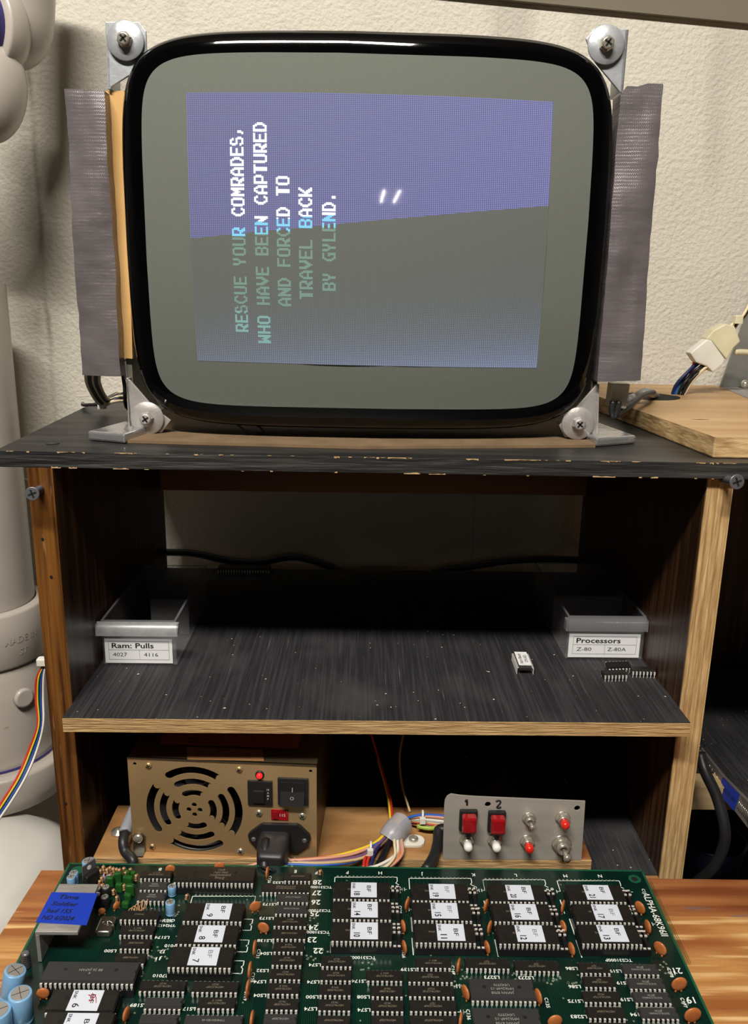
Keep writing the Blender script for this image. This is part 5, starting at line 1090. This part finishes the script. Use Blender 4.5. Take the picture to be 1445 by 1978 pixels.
# plug hanging under the right strip
pg = thing('nylon_plug', tuple(py(1195, 790, .07)), 'clear nylon plug with black leads hanging under the right tape strip', 'plug')
t = MB().use(mat('clear_nylon', (.66, .62, .50), .25, alpha=.8)); q = [py(1182, 740, .068), py(1218, 742, .068), py(1210, 790, .068), py(1176, 785, .068)]; t.prism(q, (0, .010, 0)); t.build('plug_housing', pg, bevel=.0008)
for k in range(2):
    t = MB().use(M_rubber); t.tube([py(1184+k*12, 775, .066), py(1182+k*10, 795, .066), py(1190, 802, .068), py(1215, 785, .085), py(1240, 765, .12), py(1262, 758, .17)], .0022, 8); t.build('lead', pg)
t = MB().use(WC['grey']); tag(t.tube([py(1216, 772, .10), pz(1225, 768, ZP+.004), pz(1245, 758, ZP+.010), pz(1262, 762, ZP+.004), pz(1268, 770, ZP-.004)], .0035, 12).build('grey_cable'), 'grey cable bending into the round hole of the oak plank', 'cable')
# white connector with wires rising from the plank
cn = thing('wire_connector', tuple(pz(1305, 768, ZP)), 'white nylon connector with coloured wires above the oak plank', 'connector')
Yk = .235
for col, l in (('navy', [(1296, 772), (1305, 745), (1325, 722), (1355, 693)]), ('blue', [(1302, 768), (1315, 735), (1340, 710), (1363, 692)]), ('green', [(1304, 770), (1318, 735), (1338, 708), (1352, 686)]), ('red', [(1322, 745), (1335, 722), (1355, 710), (1380, 709)]), ('black', [(1312, 768), (1325, 735), (1348, 713), (1372, 699)]), ('black', [(1316, 766), (1332, 738), (1352, 718), (1378, 705)]),
               ('cream', [(1318, 768), (1335, 740), (1352, 720), (1366, 708)]), ('red', [(1340, 705), (1342, 695), (1342, 685)]), ('black', [(1306, 770), (1322, 740), (1345, 716), (1368, 696)])):
    t = MB().use(WC[col]); t.tube([py(x, y, Yk+random.uniform(-.004, .004)) for x, y in l], .0014, 7); t.build('wire', cn)
def quad(name, pts, Y, th, m, par, bev=.0012): t = MB().use(m); t.prism([py(x, y, Y) for x, y in pts], (0, th, 0)); return t.build(name, par, bevel=bev)
quad('connector_housing', [(1333, 682), (1366, 655), (1376, 659), (1401, 694), (1397, 704), (1378, 720), (1366, 708), (1345, 700)], Yk-.006, .012, M_nylon, cn)
quad('connector_housing', [(1364, 655), (1378, 638), (1402, 625), (1420, 630), (1431, 660), (1418, 672), (1404, 695), (1376, 660)], Yk-.003, .014, M_nylony, cn)
for c_ in ('black', 'tan', 'brown', 'cream', 'cream'):
    k = random.uniform(-4, 4); t = MB().use(WC[c_]); t.tube([py(1412+k, 636+k, Yk+.004), py(1424+k*.6, 622+k*.5, Yk+.008), py(1436, 612+k, Yk+.010), py(1452, 585+k*2, Yk+.02)], .0013, 7); t.build('wire', cn)
t = MB().use(M_nylony); p = py(1426, 617, Yk+.004); t.rbox(p-Vector((.0035, .003, .0035)), p+Vector((.0035, .004, .0035)), .001); t.build('cable_tie', cn); t = MB().use(M_nylony); t.tube([py(1420, 680, Yk+.003), py(1432, 680, Yk+.004), py(1450, 681, Yk+.006)], .0026, 8); t.build('cable_tie', cn)
# ================================================================== left: drain pipes
dp = thing('drain_pipe', (-.345, .225, 0), 'white plastic drain pipe with couplings running down left of the cabinet', 'pipe')
pcx, pcy = -.3475, .225
def zat(y): return py(60, y, .19).z
A = Matrix.Translation((pcx, pcy, 0)); rp = .0465
t = MB().use(M_pvc); t.lathe([(rp, zat(1210)), (rp, H0+.0)], A, n=48, caps=False); t.build('pipe_length', dp)
t = MB().use(M_pvc); t.lathe([(.0470, zat(1290)), (.0535, zat(1290)), (.0548, zat(1286)), (.0548, zat(1192)), (.0535, zat(1188)), (rp+.001, zat(1186))], A, n=48, caps=False)
for tx, yy, s_ in (('MADE IN', 1238, .0062), ('ST', 1262, .006)):
    vs, fs, w_, h_ = glyphs(tx, .01); k = s_/.72; th0 = -PI/2+1.02; zc_ = zat(yy); P = []
    for v in vs: a = th0+v.x*k/.055; P.append(Vector((pcx+.0552*math.cos(a), pcy+.0552*math.sin(a), zc_+v.y*k)))
    t.use(M_pvc).add(P, fs)
t.build('coupling', dp)
t = MB().use(M_purple); t.lathe([(rp+.0003, zat(1206)), (rp+.0006, zat(1203)), (rp+.0003, zat(1199))], A, n=48, caps=False); t.build('primer_stain', dp)
t = MB().use(M_pvc); t.lathe([(.0500, zat(1290)), (.0535, zat(1310)), (.0560, zat(1350)), (.0570, zat(1400)), (.0560, zat(1450)), (.0545, zat(1500))], A, n=48, caps=False); 
t.lathe([(.009, 0), (.009, .004), (.007, .005)], AX(Vector((pcx+.045, pcy-.036, zat(1345))), (.75, -.66, 0)), n=18); t.build('lower_fitting', dp)
t = MB().use(M_pvc); t.lathe([(.060, zat(1478)), (.0705, zat(1476)), (.0715, zat(1482)), (.0700, zat(1520)), (.066, zat(1545)), (.040, zat(1570))], A, n=48); t.build('pipe_hub', dp)
t = MB().use(M_purple); t.lathe([(.0572, zat(1472)), (.0580, zat(1474)), (.0572, zat(1477))], A, n=48, caps=False); t.build('primer_stain', dp)
# big elbow at floor side
el = MB().use(mat('white_pvc_bright', (.60, .58, .54), .3, col2=(.65, .63, .59), nscale=12, coat=.2)); c_ = py(-10, 1690, .10)
el.lathe([(.078, -.12), (.078, .0), (.082, .002), (.082, .012), (.074, .020), (.060, .036), (.036, .048), (.001, .053)], AX(Vector((c_.x-.015, c_.y+.03, c_.z-.045)), (.30, -.22, 1)), n=56); tag(el.build('pipe_elbow'), 'large rounded white pipe cap in the lower left corner', 'pipe')
b = MB().use(mat('ledge_grey', (.30, .28, .26), .8)); b.box((-.60, .02, Z_BASE-.22), (-.335, Y_WALL-.002, Z_BASE-.20)); 
# upper fitting
up_ = thing('pipe_fitting', (-.33, .2, H0+.15), 'white pipe elbow with purple-stained collar in the top left corner', 'pipe')
c_ = py(-42, 50, .20); d = Vector((.45, .88, .0)).normalized(); A = AX(c_, d)
t = MB().use(M_pvc); t.lathe([(.0300, -.16), (.0300, .0)], A, n=48)
vs, fs, w_, h_ = glyphs('PIPE', .0); k = .0125/.72
e1, e2 = (A.to_3x3() @ Vector((1, 0, 0))), (A.to_3x3() @ Vector((0, 1, 0)))
best = max(range(360), key=lambda g_: ((e1*math.cos(math.radians(g_))+e2*math.sin(math.radians(g_))).dot(Vector((.62, -.70, .35)))))
t0_ = math.radians(best); P = []
up_s = 1 if (e1*math.cos(t0_+.1)+e2*math.sin(t0_+.1)-e1*math.cos(t0_)-e2*math.sin(t0_)).dot(Vector((0, 0, 1))) < 0 else -1
for v in vs:
    a = t0_-up_s*v.y*k/.030; P.append(c_+d*(-.026-v.x*k)+(e1*math.cos(a)+e2*math.sin(a))*.0303)
t.use(WC['blue']).add(P, fs); t.build('pipe_length', up_)
t = MB().use(M_pvc); t.lathe([(.0303, -.002), (.0365, -.002), (.0375, .0), (.0375, .012), (.033, .020), (.030, .022)], A, n=48); t.build('collar', up_)
t = MB().use(M_purple); t.lathe([(.0302, -.010), (.0308, -.006), (.0306, -.0015)], A, n=48, caps=False); t.build('primer_stain', up_)
c2_ = c_+d*.024+Vector((.004, 0, .012)); t = MB().use(M_pvc); t.lathe([(.033*math.sin(PI*k/16)+.0002, -.038*math.cos(PI*k/16)) for k in range(9)]+[(.033, .03), (.033, .08)], AX(c2_, (.1, .1, 1)), n=48); t.build('elbow_bend', up_)
t = MB().use(M_pvc); c3 = py(-22, 170, .2); t.lathe([(.0275*math.sin(PI*k/20)+.0002, -.040*math.cos(PI*k/20)) for k in range(21)], AX(c3, (.15, 0, 1)), n=48); t.build('tee_branch', up_)
# grey conduit, cord and thin lead behind, left gap
t = MB().use(M_pvc_d); a_ = py(-40, 1150, .29); b_ = py(130, 1152, .29); tag(t.tube([a_, b_], .0085, 16, sub=0).build('grey_conduit'), 'grey conduit running along the wall behind the drain pipe', 'pipe')
t = MB().use(M_rubber); tag(t.tube([py(40, 1188, .28), py(70, 1180, .28), py(110, 1176, .28)], .0034, 10).build('wall_cable'), 'short stretch of black cord under the grey conduit', 'cord')
t = MB().use(WC['grey']); tag(t.tube([py(10, 915, .27), py(30, 922, .27), py(45, 927, .27), py(70, 928, .27)], .0016, 8).build('grey_lead'), 'thin grey lead between the drain pipe and the cabinet top', 'wire')
# wires hanging left of the cabinet
wl = thing('wire_bundle', tuple(py(82, 1280, .03)), 'coloured wires with a white connector hanging left of the cabinet', 'wires')
for col, dx, bend in (('red', -9, 0), ('green', -4, 1), ('white', 4, 2), ('blue', 0, 1), ('black', -2, 2), ('yellow', -5, 2), ('navy', 1, 2)):
    t = MB().use(WC[col]); t.tube([py(86+dx*.3, 1286, .03), py(80+dx, 1310, .03), py(79+dx*1.1, 1350, .03), py(80+dx*.8, 1400, .025), py(66+dx*1.2, 1450, .02), py(45+dx*1.2, 1500, .01), py(15+dx*1.3, 1550, .0), py(-22+dx, 1605, -.01)], .0009, 7); t.build('wire', wl)
t = MB().use(M_nylon); p = py(81, 1278, .03); t.rbox(p-Vector((.003, .003, .002)), p+Vector((.0045, .003, .003)), .001); t.build('connector_end', wl)
# ================================================================== right side: neighbouring shelf
rs = thing('neighbour_shelf', (.40, .15, Z_BASE), 'black-painted shelf with pale wooden rail right of the cabinet', 'shelf')
zr = py(1400, 1520, .10)
M_rail = mat('pale_rail', (.42, .29, .14), .6, col2=(.56, .41, .22), nscale=60, nstretch=(.08, 1, 1))
t = MB().use(M_rail); t.box((XRO+.001, .09, py(1380, 1564, .09).z), (.62, .11, py(1380, 1521, .09).z)); t.build('front_rail', rs)
zz = py(1380, 1521, .09).z
t = MB().use(M_blackpaint); t.box((XRO+.001, .11, zz-.008), (.62, .32, zz-.0005)); t.build('shelf_board', rs)
t = MB().use(M_stain_in); t.box((XRO+.02, .318, Z_BASE), (.62, .326, Z_TB-.001)); t.build('back_panel', rs)
# metal edged box with blue tape tag
mx = thing('slotted_metal_strip', tuple(py(1400, 1500, .08)), 'slotted metal-edged black board with a blue tape tag, right of the cabinet', 'board')
q = [py(1352, 1445, .13), py(1375, 1440, .16), py(1500, 1590, .03), py(1500, 1640, .03)]
fq = [py(1354, 1446, .14), py(1397, 1500, .098), py(1430, 1534, .066), py(1452, 1556, .050), py(1500, 1606, .02)]
lq = [py(1352, 1455, .14), py(1387, 1530, .098), py(1419, 1566, .066), py(1445, 1600, .050), py(1492, 1668, .02)]
t = MB().use(mat('slot_metal', (.20, .175, .16), .4, .4)); nn = len(fq); bk = Vector((.0022, .0022, 0))
t.add(fq+lq+[p+bk for p in fq]+[p+bk for p in lq], [(i, i+1, nn+i+1, nn+i) for i in range(nn-1)]+[(2*nn+i, 2*nn+i+1, 3*nn+i+1, 3*nn+i) for i in range(nn-1)]+[(i, i+1, 2*nn+i+1, 2*nn+i) for i in range(nn-1)]+[(nn+i, nn+i+1, 3*nn+i+1, 3*nn+i) for i in range(nn-1)]+[(0, nn, 3*nn, 2*nn), (nn-1, 2*nn-1, 4*nn-1, 3*nn-1)])
t.build('metal_edge', mx)
t = MB().use(M_blackpaint); t.prism([p+bk for p in fq]+[fq[-1]+Vector((.05, .045, 0)), fq[0]+Vector((.05, .020, 0))], (0, 0, -.003)); t.build('dark_board', mx)
t = MB().use(M_nickel); nrm_ = Vector((-.7, -.7, 0))
for k in range(34):
    f = k/34*(nn-1); i0 = int(f); fr = f-i0; u = fq[i0].lerp(fq[i0+1], fr); l = lq[i0].lerp(lq[i0+1], fr)
    if 1.0 < f < 2.05: continue
    t.tube([u.lerp(l, .35)+nrm_*.0005, u.lerp(l, .75)+nrm_*.0005], .0003, 5, sub=0)
t.build('slots', mx)
t = MB().use(M_blue); a_, c_ = fq[1]+nrm_*.0009, fq[2]+nrm_*.0009; e_, g_ = lq[2]+nrm_*.0009, lq[1]+nrm_*.0009
t.add([a_, c_, e_, g_], [(0, 1, 2, 3)]); dd = (c_-a_).normalized(); t.use(M_ink).text('74LS169', TM((a_+e_)/2+nrm_*.0006, dd, ZZ), .0045, -.004, w=(c_-a_).length*.8); t.build('tape_tag', mx)
zl = py(1385, 1703, .17).z
t = MB().use(M_dark); t.box((XRO+.002, .06, zl-.012), (.62, .31, zl)); t.build('lower_board', rs)
t = MB().use(M_dark); t.box((.58, .08, 0), (.61, .31, zl-.012)); t.build('shelf_leg', rs)
t = MB().use(M_rubber); tag(t.tube([py(1352, 1455, .07), py(1362, 1490, .06), py(1385, 1540, .05), py(1400, 1600, .04), py(1396, 1640, .04), py(1376, 1678, .045), py(1345, 1706, .055), py(1325, 1735, .06)], .0042, 14).build('black_hose'), 'thick glossy black cable looping right of the bare plywood upright', 'cable')
t = MB().use(mat('dark_blue_plastic', (.012, .016, .06), .4)); p = py(1384, 1625, .17); t.lathe([(.024, zl+.0002), (.0285, p.z-.002), (.0295, p.z), (.026, p.z+.001)], Matrix.Translation((p.x, .175, 0)), n=36); tag(t.build('blue_tub'), 'dark blue plastic tub in the shadow under the neighbouring shelf', 'tub')
